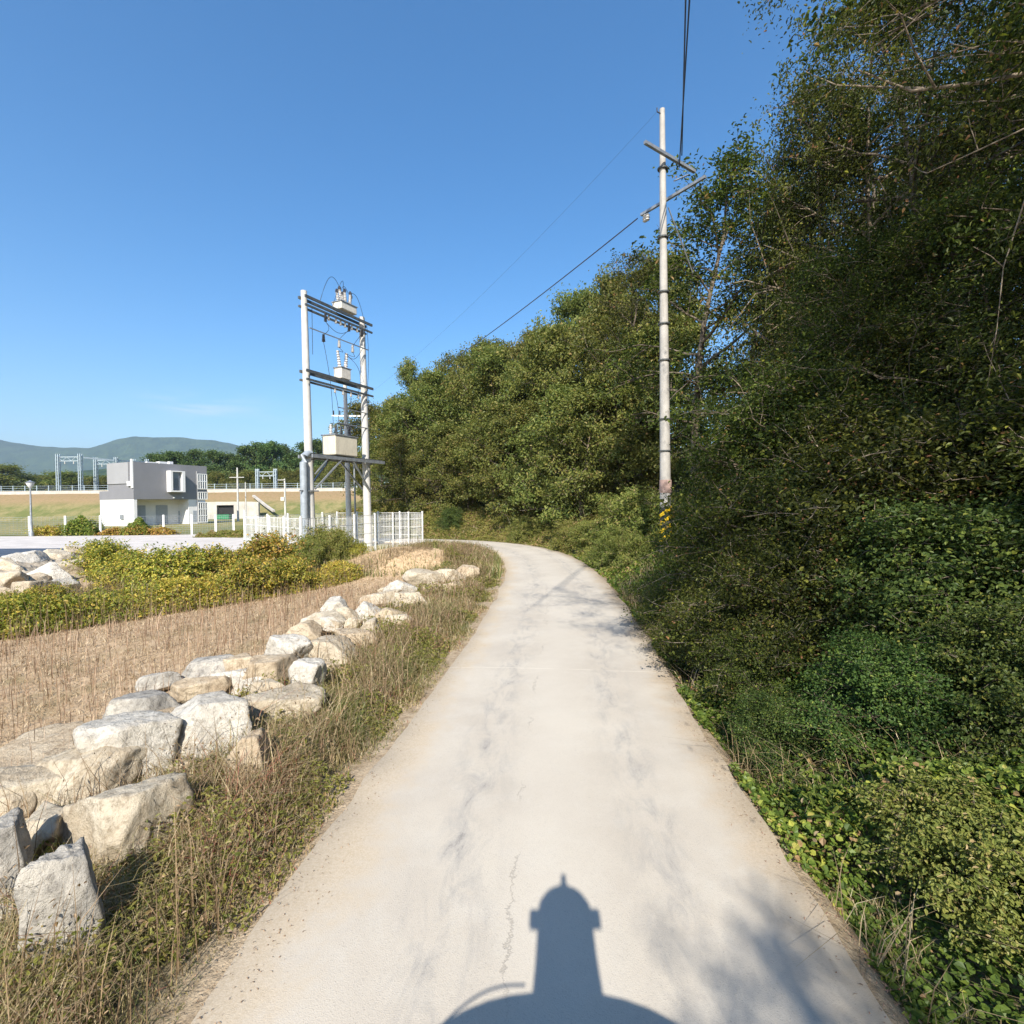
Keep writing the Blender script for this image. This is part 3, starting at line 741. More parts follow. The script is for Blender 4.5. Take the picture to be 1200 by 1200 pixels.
# ------------------------------------------------------------------ boulders
def rock_mesh(name, seed, planes=11, rough=.05):
    rg = np.random.default_rng(seed)
    import bmesh
    bm = bmesh.new(); bmesh.ops.create_icosphere(bm, subdivisions=5, radius=1)
    nrm = unit(rg.normal(size=(planes, 3))); nrm = np.vstack([nrm, [[0, 0, 1], [0, 0, -1]], unit(np.array([[0.2, -1, .15]]))]); dd = rg.uniform(.58, .92, len(nrm))
    co = np.array([v.co[:] for v in bm.verts])
    dot = co @ nrm.T
    r = np.min(np.where(dot > .08, dd[None] / np.maximum(dot, .08), 9), 1); r = np.minimum(r, 1.25)
    for v, q, rr in zip(bm.verts, co, r):
        p = Vector(q) * float(rr)
        nn = noise.fractal(p * 1.6 + Vector((seed, 0, 0)), 1, 2, 6)
        rid = 1 - abs(noise.noise(p * 3.1 + Vector((0, seed, 0)))) * 2
        v.co = p * (1 + rough * nn + .045 * rid * max(0, noise.noise(p * 1.3) + .3) + .035 * noise.noise(p * 5 + Vector((seed, 0, 0))) + .018 * noise.noise(p * 13))
    me = bpy.data.meshes.new(name); bm.to_mesh(me); bm.free()
    me.polygons.foreach_set("use_smooth", [True] * len(me.polygons))
    return me
RK = [  # px0, px1, py0, py1, material, lift, spin, label
    (38, 112, 992, 1142, 'rock_grey', 0, .5, 'upright grey slab of rock, lowest and nearest in the weeds', ),
    (-40, 38, 965, 1080, 'rock_grey', 0, .2, 'grey lichened boulder cut by the picture edge beside the upright slab'),
    (8, 100, 958, 1018, 'rock_cream', .05, .3, 'flat cream rock above the upright slab'),
    (88, 205, 918, 1030, 'rock_cream', 0, .15, 'large cream boulder with a sloping top beside the upright slab'),
    (62, 172, 886, 958, 'rock_cream', .12, .6, 'smooth cream slab resting behind the large sloping boulder'),
    (-40, 76, 912, 978, 'rock_cream', .05, .9, 'broad pale boulder at the picture edge behind the flat cream rock'),
    (114, 218, 852, 930, 'rock_white', .1, 1.2, 'pointed pyramid-shaped pale boulder'),
    (-20, 118, 878, 922, 'rock_tan', 0, 2.0, 'low earth-coloured rock half sunk in the field'),
    (122, 216, 806, 876, 'rock_grey', 0, .4, 'grey rough boulder with dark cracks at the field side'),
    (196, 292, 812, 905, 'rock_white', .05, .3, 'big white angular boulder in the middle of the rock line'),
    (198, 256, 798, 838, 'rock_tan', .05, 1.0, 'brown rock wedged behind the big white angular boulder'),
    (252, 302, 792, 824, 'rock_white', .12, .2, 'small bright white rock with a black shadowed end'),
    (220, 270, 773, 806, 'rock_grey', 0, .9, 'low dark grey rock on the field side of the line'),
    (260, 302, 767, 803, 'rock_tan', .05, .5, 'rounded tan rock beside the low dark grey rock'),
    (286, 344, 772, 822, 'rock_tan', .1, 1.7, 'tan block with a mossy underside'),
    (286, 366, 808, 862, 'rock_cream', 0, .7, 'weathered cream rock partly hidden by dry stems'),
    (338, 374, 780, 828, 'rock_white', .1, .2, 'white rock tilted toward the road verge'),
    (312, 358, 753, 796, 'rock_white', .12, .1, 'bright white squared rock standing clear in the line'),
    (258, 324, 868, 932, 'rock_tan', 0, .4, 'brown rock down in the verge grass'),
    (330, 372, 735, 772, 'rock_tan', .1, .8, 'tan boulder just past the bright squared rock, field side'),
    (362, 408, 742, 790, 'rock_cream', 0, .3, 'cream boulder just past the bright squared rock, road side'),
    (356, 394, 722, 752, 'rock_cream', .12, .6, 'cream rock on top of the pile at midway'),
    (377, 404, 702, 731, 'rock_white', .1, .1, 'small upright white rock on the field side at midway'),
    (389, 421, 708, 743, 'rock_cream', .05, .9, 'wedge-shaped cream rock next to the small upright white rock'),
    (411, 446, 706, 738, 'rock_white', .05, .5, 'pale rock beside a dark hollow'),
    (394, 432, 738, 772, 'rock_tan', 0, .2, 'tan rock low in the grass past midway'),
    (434, 466, 696, 719, 'rock_cream', .12, .9, 'small cream rock topping the far half of the line'),
    (454, 482, 682, 709, 'rock_white', .1, .4, 'white flat-topped rock near the far end'),
    (463, 502, 686, 724, 'rock_cream', .03, .5, 'big cream boulder near the far end'),
    (438, 472, 710, 739, 'rock_tan', .03, .2, 'tan rock in front of the big far cream boulder'),
    (480, 514, 668, 699, 'rock_cream', .05, .8, 'rounded cream boulder, fourth from the far end'),
    (508, 539, 667, 694, 'rock_cream', .05, .1, 'cream boulder, third from the far end'),
    (533, 558, 664, 688, 'rock_tan', .05, .5, 'tan boulder, the very last of the line by the bend'),
    (448, 484, 716, 744, 'rock_cream', 0, .3, 'pale rock sunk in the verge weeds past midway'),
    (418, 449, 724, 757, 'rock_cream', 0, .8, 'cream rock with tall dry stems against it'),
    (520, 548, 680, 700, 'rock_tan', 0, .8, 'low tan rock in the verge near the bend'),
    (300, 330, 816, 842, 'rock_cream', .2, .8, 'small cream rock perched between two larger ones'),
    (168, 214, 848, 884, 'rock_tan', .1, .8, 'small tan rock behind the pyramid-shaped boulder'),
    (172, 206, 884, 916, 'rock_cream', 0, .4, 'small cream rock in the gap above the large sloping boulder'),
    (-10, 30, 940, 978, 'rock_cream', .1, .4, 'small pale rock between the edge boulder and the flat cream rock'),
    (206, 240, 890, 925, 'rock_tan', 0, .9, 'small tan rock in the weeds under the big white angular boulder'),
    (290, 318, 836, 866, 'rock_white', 0, .9, 'small white rock at the verge foot of the weathered cream rock'),
    (232, 262, 806, 830, 'rock_cream', .05, .9, 'small cream rock beside the brown wedged rock'),
    (172, 204, 790, 816, 'rock_grey', 0, .9, 'small grey rock on the field side before the dark grey rock'),
    (326, 346, 744, 764, 'rock_cream', .05, .9, 'small cream rock on the field side above the bright squared rock'),
    (366, 388, 776, 800, 'rock_tan', 0, .2, 'small tan rock by the tilted white rock'),
    (374, 396, 730, 752, 'rock_white', .15, .7, 'small white rock wedged on the pile at midway'),
    (404, 424, 726, 748, 'rock_cream', .1, .7, 'small cream rock under the wedge-shaped one'),
    (424, 442, 698, 714, 'rock_tan', .05, .7, 'small tan rock on the field side of the far half'),
    (444, 462, 690, 704, 'rock_cream', .05, .7, 'small cream rock before the flat-topped one'),
    (498, 514, 686, 702, 'rock_tan', .05, .7, 'small tan rock between the big far cream boulder and the verge'),
    (60, 92, 868, 892, 'rock_tan', 0, .7, 'small earthy rock at the field side of the smooth slab'),
]
for i, (a, b_, c_, d_, mt, lift, rz, lab) in enumerate(RK):
    g = G((a + b_) / 2, d_ - 6, 0); dd = g.y
    w = (b_ - a) * dd / 600 * float(np.interp(dd, [3, 7], [.96, 1.1]))
    dep = w * random.uniform(.75, .95)
    el = math.atan2(2.5, dd)
    hh = max((d_ - c_) * dd / 600 * float(np.interp(dd, [4, 10], [1.18, .84])) - dep * math.sin(el) * .4, .45 * w)
    if i == 7: hh = .2
    if i == 0: hh, dep, w = .74, .36, .33
    me = rock_mesh("boulder", 100 + i, 9 + i % 5, .05)
    o = link("boulder", me, None, M[mt])
    y = dd + dep * .42
    x = g.x * (y / dd) ** .9
    o.location = (x, y, hh * .36 + lift * .8 - .03)
    o.scale = (w / 1.75, dep / 1.75, hh / 1.55)
    o.rotation_euler = (random.uniform(-.15, .15), random.uniform(-.15, .15), rz - .5)
    tag(o, lab, 'boulder', 'boulders lining the road verge')

# pale boulders heaped on the slope by the apron
SLOPE = [(-8, 672, 46, 'large pale boulder at the picture edge of the slope heap'), (30, 664, 34, 'rounded pale boulder on top of the slope heap'), (62, 656, 30, 'small cream boulder where the slope heap meets the paving'),
         (92, 650, 26, 'topmost small boulder at the yard end of the slope heap'), (16, 688, 40, 'cream boulder in the middle row of the slope heap'), (56, 676, 34, 'pale angular boulder in the middle row of the slope heap'),
         (88, 668, 30, 'tan boulder in the middle row of the slope heap'), (-6, 704, 40, 'cream boulder low in the slope heap at the picture edge'), (38, 698, 34, 'small tan boulder low in the slope heap'),
         (70, 690, 28, 'small cream boulder low in the slope heap beside the weeds'), (112, 660, 24, 'small pale boulder half covered by the yellow bush'), (46, 684, 22, 'smallest pale stone between the slope boulders')]
for i, (px, py, wpx, lab) in enumerate(SLOPE):
    g = G(px, py, .15); w = wpx * g.y / 600 * 1.25
    o = link("boulder", rock_mesh("boulder", 300 + i, 9 + i % 4, .06), None, M[('rock_cream', 'rock_white', 'rock_cream', 'rock_tan')[i % 4]])
    o.location = (g.x, g.y, .22); o.scale = (w / 1.75, w * .8 / 1.75, w * .62 / 1.55); o.rotation_euler = (.1, -.12, i * 1.3)
    tag(o, lab, 'boulder', 'pale boulders heaped on the slope by the yard')

# ------------------------------------------------------------------ ground cover (stuff)
def scatter(n, x0, x1, y0, y1, pw=1.0):
    t = rng.uniform(size=n) ** pw
    y = y0 + (y1 - y0) * t
    return rng.uniform(x0, x1, n), y
def add_stuff(name, me, mat, label, cat):
    return tag(link(name, me, None, mat), label, cat, None, 'stuff')
# verge grass between road and boulders
def verge_pts(n, smin, smax, y0, y1, pw):
    i0 = np.searchsorted(RL[:, 1], y0); i1 = np.searchsorted(RL[:70, 1], 1e9) if False else None
    ok = np.where((RL[:, 1] >= y0) & (np.arange(len(RL)) < 26 * 16))[0]
    L0, L1 = ln[ok[0]], ln[ok[-1]]; L1 = min(L1, L0 + (y1 - y0))
    l = L0 + (L1 - L0) * rng.uniform(size=n) ** pw
    f = np.interp(l, ln, np.arange(len(ln))); i = np.clip(f.astype(int), 0, len(RL) - 2); q = (f - i)[:, None]
    c0 = RL[i] * (1 - q) + RL[i + 1] * q; nn = RN[i] * (1 - q) + RN[i + 1] * q
    s = rng.uniform(smin, smax, n)
    p = c0 + nn * s[:, None]
    return p[:, 0], p[:, 1], s, l - L0
def clumpy(x, y, k=2.0, th=.0):
    return wav(x, y, k) + .6 * wav(x + 5, y - 3, k * 2.7) > th
n = 95000
x, y, s, l = verge_pts(n, -3.9, -1.62, 1.2, 34, 1.7)
edge = -1.64 + .10 * np.sin(y * 2.1) + .07 * np.sin(y * 5.7 + 1) - .20 * (y < 5)
kp = (s < edge + .05) & (rng.uniform(size=n) < np.clip(1.25 - np.abs(s + 2.25) * .8, .12, 1)) & (clumpy(x, y, 1.6, -.55))
x, y, s = x[kp], y[kp], s[kp]; n = len(x)
z = height(x, y, s); e = np.clip((edge[kp] - s) / .6, .12, 1)
H = rng.uniform(.10, .40, n) * e * (1 + .35 * wav(x, y, 1.1)) * (1 + .7 * (rng.uniform(size=n) > .94))
tint = .50 + .26 * wav(x, y, 1.3) + rng.normal(size=n) * .26
add_stuff("verge_grass", blade_mesh("verge_grass", np.stack([x, y, z], 1), H, .0028 + .0009 * y, rng.uniform(.2, 1.5, n), rng, tint), M['grass_dry'], 'dry tangled grass and weeds on the verge between road and boulders', 'grass')
# weed leaves on stems in the verge
n = 85000
x, y, s, l = verge_pts(n, -3.9, -1.7, 1.2, 34, 1.6)
cl = wav(x, y, 1.4) + .7 * wav(x + 3, y + 9, 3.3)
kp = (cl > -.15) & (s < -1.8); x, y, s, cl = x[kp], y[kp], s[kp], cl[kp]; n = len(x)
z = height(x, y, s) + rng.uniform(0, 1, n) ** 1.2 * (.18 + .22 * cl) * np.clip((-1.72 - s) / .4, .2, 1)
add_stuff("verge_weeds", leaf_mesh("verge_weeds", np.stack([x, y, z], 1), (.027 + .0022 * y) * rng.uniform(.6, 1.5, n), rng, .45 + rng.normal(size=n) * .25, .5, .42), M['bank'], 'small green weed leaves growing through the dry verge grass', 'weeds')
n = 9000
x, y, s, l = verge_pts(n, -4.0, -1.95, 1.2, 30, 1.5)
kp = clumpy(x, y, 1.9, .1); x, y, s = x[kp], y[kp], s[kp]; n = len(x)
add_stuff("verge_stems", blade_mesh("verge_stems", np.stack([x, y, height(x, y, s)], 1), rng.uniform(.25, .75, n), .004 + .0007 * y, rng.uniform(.05, .8, n), rng, rng.uniform(size=n) ** 2 * .6), M['stalk'], 'taller brown weed stems leaning out of the dry verge', 'stems')
x, y, s, l = verge_pts(9000, -3.8, -1.9, 1.2, 26, 1.5)
kp = clumpy(x, y, 1.9, .1); x, y, s = x[kp], y[kp], s[kp]; n = len(x)
add_stuff("withered_leaves", leaf_mesh("withered_leaves", np.stack([x, y, height(x, y, s) + rng.uniform(.05, .6, n)], 1), (.018 + .0018 * y) * rng.uniform(.6, 1.5, n), rng, rng.uniform(0, .6, n), .2, .4), M['stalk'], 'withered brown leaves clinging to the verge stems', 'leaves')
# field stalks
n = 15000
x, y = scatter(n, -16, 0, 2.5, 21, 1.1)
s = sdist(x, y); kp = (s < -3.35) & (clumpy(x, y, .7, -.9)) & (x < -2.2); x, y, s = x[kp], y[kp], s[kp]
far_edge = np.interp(x, [-16, -9.7, -6.8, -5, -3.6], [9.2, 9.9, 13.8, 17.0, 20.0]); kp = (y < far_edge + .4) & (((x + 4.2) / 3.0) ** 2 + ((y - 19.0) / 4.2) ** 2 > .9 - .6 * (rng.uniform(size=len(x)) > .85)); x, y, s = x[kp], y[kp], s[kp]; n = len(x)
z = height(x, y, s)
add_stuff("dry_stalks", blade_mesh("dry_stalks", np.stack([x, y, z], 1), rng.uniform(.12, .5, n) * (1 + .3 * wav(x, y, .5)), .0028 + .0006 * y, rng.uniform(.02, .35, n), rng, rng.uniform(size=n) ** 1.6), M['stalk'], 'thin dry upright stalks standing across the bare straw field', 'stalks')
n = 60000
x, y = scatter(n, -14, 0, 2.2, 20, 1.5)
s = sdist(x, y); kp = (s < -3.0); x, y, s = x[kp], y[kp], s[kp]; n = len(x)
z = height(x, y, s) + .005
add_stuff("straw_litter", blade_mesh("straw_litter", np.stack([x, y, z], 1), rng.uniform(.02, .10, n), .004 + .0008 * y, rng.uniform(.8, 2.6, n), rng, rng.uniform(.3, 1, n)), M['stalk'], 'flattened pale straw litter lying over the bare field', 'straw')
# golden weed band
def near_edge(x): return np.interp(x, [-40, -16, -9.7, -6.8, -5, -3.6], [7.0, 8.6, 9.9, 13.8, 17.0, 20.0])
n = 120000
x = rng.uniform(-20, -3.4, n); ne = near_edge(x); wid = np.interp(x, [-18, -12.5, -9, -6.5, -4.6, -3.4], [2.2, 1.8, 4.8, 3.4, 2.0, .6])
t = rng.uniform(size=n); y = ne + wid * t
low = np.interp(x, [-18, -13.2, -11.2, -9, -6.8, -4.5], [.55, .50, .78, .95, .65, .35])
cl = wav(x, y, .9) + .6 * wav(x, y + 4, 2.3)
top = low * np.clip(np.minimum(t * 5, (1 - t) * 6 + .35), .25, 1) * (.60 + .30 * cl)
kp = rng.uniform(size=n) < np.clip(.7 + .6 * cl, .12, 1) * (((x + 4.4) / 2.9) ** 2 + ((y - 20.6) / 3.4) ** 2 > 1); x, y, top, cl = x[kp], y[kp], top[kp], cl[kp]; n = len(x)
z = height(x, y) + top * (1 - rng.uniform(size=n) ** 1.25 * .97)
tint = .46 + .20 * wav(x, y, .55) + .12 * wav(x + 7, y, 2.0) + rng.normal(size=n) * .2
add_stuff("golden_weeds", leaf_mesh("golden_weeds", np.stack([x, y, z], 1), rng.uniform(.045, .10, n), rng, tint, .4, .55), M['leaf_gold'], 'band of yellow and green autumn weeds between the straw field and the paved yard', 'weeds')
n = 8000
x = rng.uniform(-20, -3.2, n); ne = near_edge(x); y = ne + rng.uniform(-.05, 1, n) * np.interp(x, [-18, -9, -3.4], [4.5, 5, 1.0])
add_stuff("weed_stems", blade_mesh("weed_stems", np.stack([x, y, height(x, y)], 1), rng.uniform(.2, 1.0, n) * np.interp(x, [-18, -12, -9, -4], [.8, .9, 1.0, .5]), np.full(n, .008), rng.uniform(.02, .4, n), rng, rng.uniform(size=n) ** 3 * .5), M['stalk'], 'brown stems standing in the band of yellow weeds', 'stems')
for (px, py, H, key, lab) in [(128, 672, 1.3, 'golden', 'tall bare-topped yellow bush at the yard side of the weeds'), (196, 700, 1.35, 'golden', 'bright yellow-green bush in the middle of the weed band'), (232, 692, 1.3, 'golden', 'golden bush before the white fence, paved side'),
                              (262, 690, 1.2, 'golden', 'orange-tinted bush before the fence'), (312, 684, 1.6, 'golden', 'pointed green-yellow bush standing against the white mesh'), (288, 698, 1.1, 'golden', 'low golden bush at the front of the band before the fence'),
                              (360, 668, 1.3, 'bankbush', 'green creeper-covered bush at the fence corner'), (381, 663, 1.6, 'bankbush', 'dark-centred tall bush growing on the fence corner post'), (398, 664, 1.3, 'bankbush', 'green bush leaning on the mesh past the corner post'),
                              (60, 716, .7, 'golden', 'yellow bush low before the rubble bank'), (10, 728, .7, 'golden', 'green-yellow bush at the picture edge before the rubble bank'), (150, 690, 1.2, 'golden', 'yellow bush one step behind the front of the weed band'),
                              (335, 690, 1.0, 'golden', 'small golden bush below the fence corner'), (418, 664, .6, 'golden', 'low yellow-green bush beside the sand mound')]:
    g = G(px, py, 0)
    plant("bush", key, g.x, g.y, H, .6 if key != 'golden' else .9, None, lab, 'bush', 'bushes in the weed band', parts=('stem', 'foliage'))
# cover on the right bank: sunlit ivy near, bank grass beyond
def cover(n, smin, smax, y0, y1, pw, hfun, size, mat, name, lab, cat, up=.6, w=.8, th=-.9, edge=1.76, extra=None):
    x, y, s, l = verge_pts(n, smin, smax, y0, y1, pw)
    eg = edge + .12 * np.sin(y * 2.7) + .08 * np.sin(y * 6.3)
    cl = wav(x, y, 1.3) + .6 * wav(x + 2, y + 5, 3.1)
    kp = (s > eg) & (cl > th)
    if extra is not None: kp &= extra(x, y, s)
    x, y, s, cl, eg = x[kp], y[kp], s[kp], cl[kp], eg[kp]; n = len(x)
    top = hfun(x, y, s, cl) * np.clip((s - eg) / .5, .15, 1)
    z = height(x, y, s) + top * (1 - rng.uniform(size=n) ** 2.2)
    tint = .48 + .22 * cl + rng.normal(size=n) * .24 + .35 * (rng.uniform(size=n) > .96)
    return add_stuff(name, leaf_mesh(name, np.stack([x, y, z], 1), size(y) * rng.uniform(.55, 1.35, n), rng, tint, up, w), mat, lab, cat)
cover(120000, 1.7, 7.5, .8, 9.5, 1.0, lambda x, y, s, cl: .20 + .20 * cl + .14 * (s > 2.6), lambda y: .030 + .004 * y, M['cover'], "ivy_cover", 'round-leaved green creepers carpeting the bank beside the road, sunlit up close', 'creepers', .9, .9, -1.1)
cover(60000, 1.7, 7.5, 9, 24, .9, lambda x, y, s, cl: .18 + .1 * cl + .2 * (s > 4.2), lambda y: .045 + .003 * y, M['cover'], "bank_undergrowth", 'low leafy undergrowth on the shaded bank around the utility pole', 'undergrowth', .5, .6)
cover(120000, 1.7, 7.5, 17.5, 66, 1.0, lambda x, y, s, cl: .22 + .16 * cl + .12 * (s > 3.4), lambda y: .04 + .003 * y, M['bank'], "bank_weeds", 'sunlit olive weeds on the bank along the outside of the bend', 'weeds', .4, .4)
n = 9000
x, y, s, l = verge_pts(n, 1.8, 4.5, 1.0, 16, 1.1)
kp = clumpy(x, y, 1.7, .2); x, y, s = x[kp], y[kp], s[kp]; n = len(x)
add_stuff("dead_stems", blade_mesh("dead_stems", np.stack([x, y, height(x, y, s)], 1), rng.uniform(.2, .65, n), .004 + .0006 * y, rng.uniform(.3, 1.6, n), rng, rng.uniform(size=n) ** 1.5), M['stalk'], 'dead stems and vines tangled through the creepers on the bank', 'stems')
n = 40000
x, y, s, l = verge_pts(n, 1.66, 4.0, 1.0, 44, 1.2)
eg = 1.78 + .12 * np.sin(y * 2.7) + .08 * np.sin(y * 6.3); kp = (s > eg) & (clumpy(x, y, 1.1, .0) | (s < eg + .35) | (y > 18)); x, y, s = x[kp], y[kp], s[kp]; n = len(x)
add_stuff("bank_grass", blade_mesh("bank_grass", np.stack([x, y, height(x, y, s)], 1), rng.uniform(.05, .26, n) * np.clip((s - 1.7) / .5, .25, 1), .004 + .001 * y, rng.uniform(.2, 1.1, n), rng, .5 + rng.normal(size=n) * .28), M['grass_dry'], 'dry and green grass tufts fringing the wooded side of the road', 'grass')
cover(16000, 2.0, 6.5, 1.0, 10, 1.0, lambda x, y, s, cl: .35 + .22 * cl, lambda y: .05 + .005 * y, M['leaf_shrub'], "long_leaved_weeds", 'long-leaved weeds standing above the creepers on the near bank', 'weeds', .2, .3, .45)
n = 5000
x, y, s, l = verge_pts(n, 1.9, 6.0, 1.0, 12, 1.0)
kp = clumpy(x, y, 1.5, .35); x, y, s = x[kp], y[kp], s[kp]; n = len(x)
add_stuff("withered_leaves", leaf_mesh("withered_leaves_bank", np.stack([x, y, height(x, y, s) + rng.uniform(.12, .5, n)], 1), rng.uniform(.02, .05, n), rng, rng.uniform(0, .6, n), .3, .6), M['stalk'], 'brown withered leaves caught among the creepers on the bank', 'leaves')
# grass by the sand mound, inside of the bend
n = 26000
x = rng.uniform(-9, .5, n); y = rng.uniform(17, 34, n); s = sdist(x, y)
kp = (s < -1.75) & (((x + 4.3) / 2.5) ** 2 + ((y - 20.4) / 3.1) ** 2 > 1.0 - .7 * (rng.uniform(size=n) > .9)) & (x > np.interp(y, [17, 20.5, 32, 34], [-5, -8.2, -5.4, -6])) ; x, y, s = x[kp], y[kp], s[kp]; n = len(x)
add_stuff("bend_grass", blade_mesh("bend_grass", np.stack([x, y, height(x, y, s)], 1), rng.uniform(.15, .5, n) * np.where(s > -2.9, 1.0, .8), np.full(n, .028), rng.uniform(.1, .7, n), rng, .25 + .2 * wav(x, y, .8) + rng.normal(size=n) * .2), M['grass_dry'], 'yellow-green grass around the sand mound inside the bend', 'grass')
# twig litter on the sandy road edge
n = 5000
x, y, s, l = verge_pts(n, -1.95, -1.35, 1.5, 16, 1.8)
kp = rng.uniform(size=n) < np.clip((-1.3 - s) * 1.4, 0.02, .8); x, y = x[kp], y[kp]; n = len(x)
add_stuff("leaf_litter", blade_mesh("leaf_litter", np.stack([x, y, np.full(n, .012)], 1), rng.uniform(.005, .012, n), rng.uniform(.003, .009, n), rng.uniform(.8, 2.5, n), rng, rng.uniform(0, .8, n)), M['stalk'], 'scattered dry twigs and leaf bits on the sandy road edge', 'litter')
n = 14000
x, y, s, l = verge_pts(n, 1.35, 2.1, 1.5, 20, 1.5)
kp = rng.uniform(size=n) < np.clip((s - 1.45) * 1.6, 0.01, 1); x, y, s = x[kp], y[kp], s[kp]; n = len(x)
add_stuff("leaf_litter", blade_mesh("leaf_litter_bank", np.stack([x, y, np.where(s < 1.72, .010, height(x, y, s) + .01)], 1), rng.uniform(.005, .012, n), rng.uniform(.003, .009, n), rng.uniform(.8, 2.5, n), rng, rng.uniform(0, .6, n)), M['stalk'], 'brown leaf bits gathered along the wooded edge of the road', 'litter')
#STRUCT
# ------------------------------------------------------------------ utility pole on the bank
PX, PY = P(780, 590, 16).x, 16.0
gz = hz(PX, PY)
top = P(776, 128, 16)
up = empty("utility_pole", (PX, PY, gz - .2), 0, 'tall grey concrete utility pole with two angled crossarms and striped base by the road', 'utility pole')
def loc(p, o=up): return Vector(p) - Vector(o.location)
tp = loc(top)
MB().tube([(0, 0, 0), tp * .33, tp * .66, tp], [.18, .15, .115, .08], 20).build('pole_shaft', M['pole'], up, True)
z1 = P(777, 187, 16); arm1a, arm1b = P(754, 171, 15.3), P(812, 205, 16.7)
MB().beam(loc(arm1a) - Vector((0, .16, 0)), loc(arm1b) - Vector((0, .16, 0)), .09, .09).build('crossarm', M['galv'], up)
arm2a, arm2b = P(820, 207, 15.1), P(747, 252, 17.1)
MB().beam(loc(arm2a) + Vector((.17, 0, 0)), loc(arm2b) + Vector((.12, 0, 0)), .08, .08).build('crossarm', M['galv'], up)
mid2 = (arm2a + arm2b) / 2
MB().tube([loc(P(806, 205, 16.4)), loc(P(790, 212, 15.8))], .025, 6).build('brace', M['galv'], up)
MB().tube([loc(P(783, 243, 16.02)), loc(P(812, 320, 16.9))], .022, 6).build('brace', M['galv'], up)
for q in (.78, .86):
    c_ = loc(mid2.lerp(arm2b, q)) + Vector((.12, 0, -.2))
    MB().lathe(c_, [(.02, -.12), (.08, -.08), (.05, -.04), (.09, 0), (.05, .04), (.08, .08), (.02, .14)], 10).build('insulator', M['porcelain'], up, True)
c_ = loc(P(770, 131, 15.9))
MB().tube([loc(P(776, 134, 16)), c_, c_ + Vector((0, 0, .12))], .02, 5).build('top_pin', M['dark_ins'], up)
# pole bands
b = MB()
for f in (.25, .32, .45, .53, .6, .72, .87):
    b.lathe(tp * f, [(.15 + .06 * (1 - f), -.02), (.155 + .06 * (1 - f), .02)], 16)
b.build('pole_band', M['steel_dark'], up)
# striped marker wrap
for k in range(4):
    vs = []; fs = []; nseg = 28; z0 = loc(P(780, 641, 16)).z + .26 * k
    for j in range(nseg + 1):
        a = 2 * math.pi * j / nseg; zz = z0 + .40 * abs(((a / math.pi + .25) % 2) - 1)
        for q in (0, .13):
            vs.append((.195 * math.cos(a), .195 * math.sin(a), zz + q))
    for j in range(nseg): fs.append((2 * j, 2 * j + 2, 2 * j + 3, 2 * j + 1))
    MB().add(vs, fs).build('marker_stripe', M['tape_y'], up)
zb0 = loc(P(780, 643, 16)).z
MB().lathe((0, 0, 0), [(.190, zb0), (.190, zb0 + 1.3)], 24).build('marker_sleeve', M['tape_b'], up, True)
MB().lathe((0, 0, 0), [(.192, zb0 - .7), (.190, zb0 - .01)], 20).build('pole_foot', M['foot'], up, True)
MB().lathe((0, 0, 0), [(.188, zb0 + 1.75), (.186, zb0 + 2.15)], 20).build('pole_band', M['foot'], up, True)

def cable(name, pts, r, lab, mat=None, group=None, n=26, sag=0):
    a, e = Vector(pts[0]), Vector(pts[-1])
    ps = [a.lerp(e, i / n) - Vector((0, 0, sag * 4 * (i / n) * (1 - i / n))) for i in range(n + 1)]
    o = MB().tube(ps, r, 6, False).build(name, mat or M['cable'])
    return tag(o, lab, 'cable', group)
wa, wb = P(796, 196, 16.2), P(808, 0, 10.9)
dirv = (wb - wa); far_pt = wa + dirv * 3.5
cable("power_cable", [wa, far_pt], .018, 'overhead black cable running from the crossarm straight over the road, thinner outer one', group='overhead cables', sag=.0)
wa2, wb2 = P(799, 182, 16.4), P(803.5, 0, 10.9)
cable("power_cable", [wa2, wa2 + (wb2 - wa2) * 3.5], .018, 'overhead black cable running from the crossarm straight over the road, inner one', group='overhead cables')
hid = Vector((-13.5, 52, 11.0))
w3 = P(747, 256, 17.1)
cable("power_cable", [w3, P(690, 300, 19.6) + Vector((0, 0, 0)), P(537, 417, 33)], .021, 'dark cable sloping from the lower crossarm down to the wooded skyline', sag=.12)
cable("power_cable", [P(769, 132, 15.9), P(432, 462, 31.5)], .003, 'hair-thin pale cable sloping from the pole top toward the transformer frame', sag=.5)

# ------------------------------------------------------------------ transformer frame
A0, B0 = P(364, 590, 27.5), P(431, 590, 31.5)
A0 = Vector((A0.x, A0.y, 0)); B0 = Vector((B0.x, B0.y, 0))
At, Bt = P(356, 341, 27.5), P(424, 350 + 22, 31.5)
tf = empty("transformer_frame", A0, 0, 'two-poled concrete frame carrying a cream transformer and switch boxes above the white fence', 'transformer frame')
T = lambda p: Vector(p) - A0
MB().tube([(0, 0, -.1), T(At)], [.25, .16], 20).build('pole_shaft', M['pole_white'], tf, True)
MB().tube([T(B0) - Vector((0, 0, .1)), T(Bt)], [.25, .17], 20).build('pole_shaft', M['pole_white'], tf, True)
def on(poleA, py):      # point on a pole axis at photo row py
    a, t_, d = (A0, At, 27.5) if poleA else (B0, Bt, 31.5)
    zz = P(600, py, d).z
    zz = P(360 if poleA else 428, py, d).z
    f = zz / t_.z; return Vector((a.x + (t_.x - a.x) * f, a.y + (t_.y - a.y) * f, zz))
ax = (B0 - A0).normalized(); pr = Vector((ax.y, -ax.x, 0))    # pr points toward the camera side
if pr.y > 0: pr = -pr
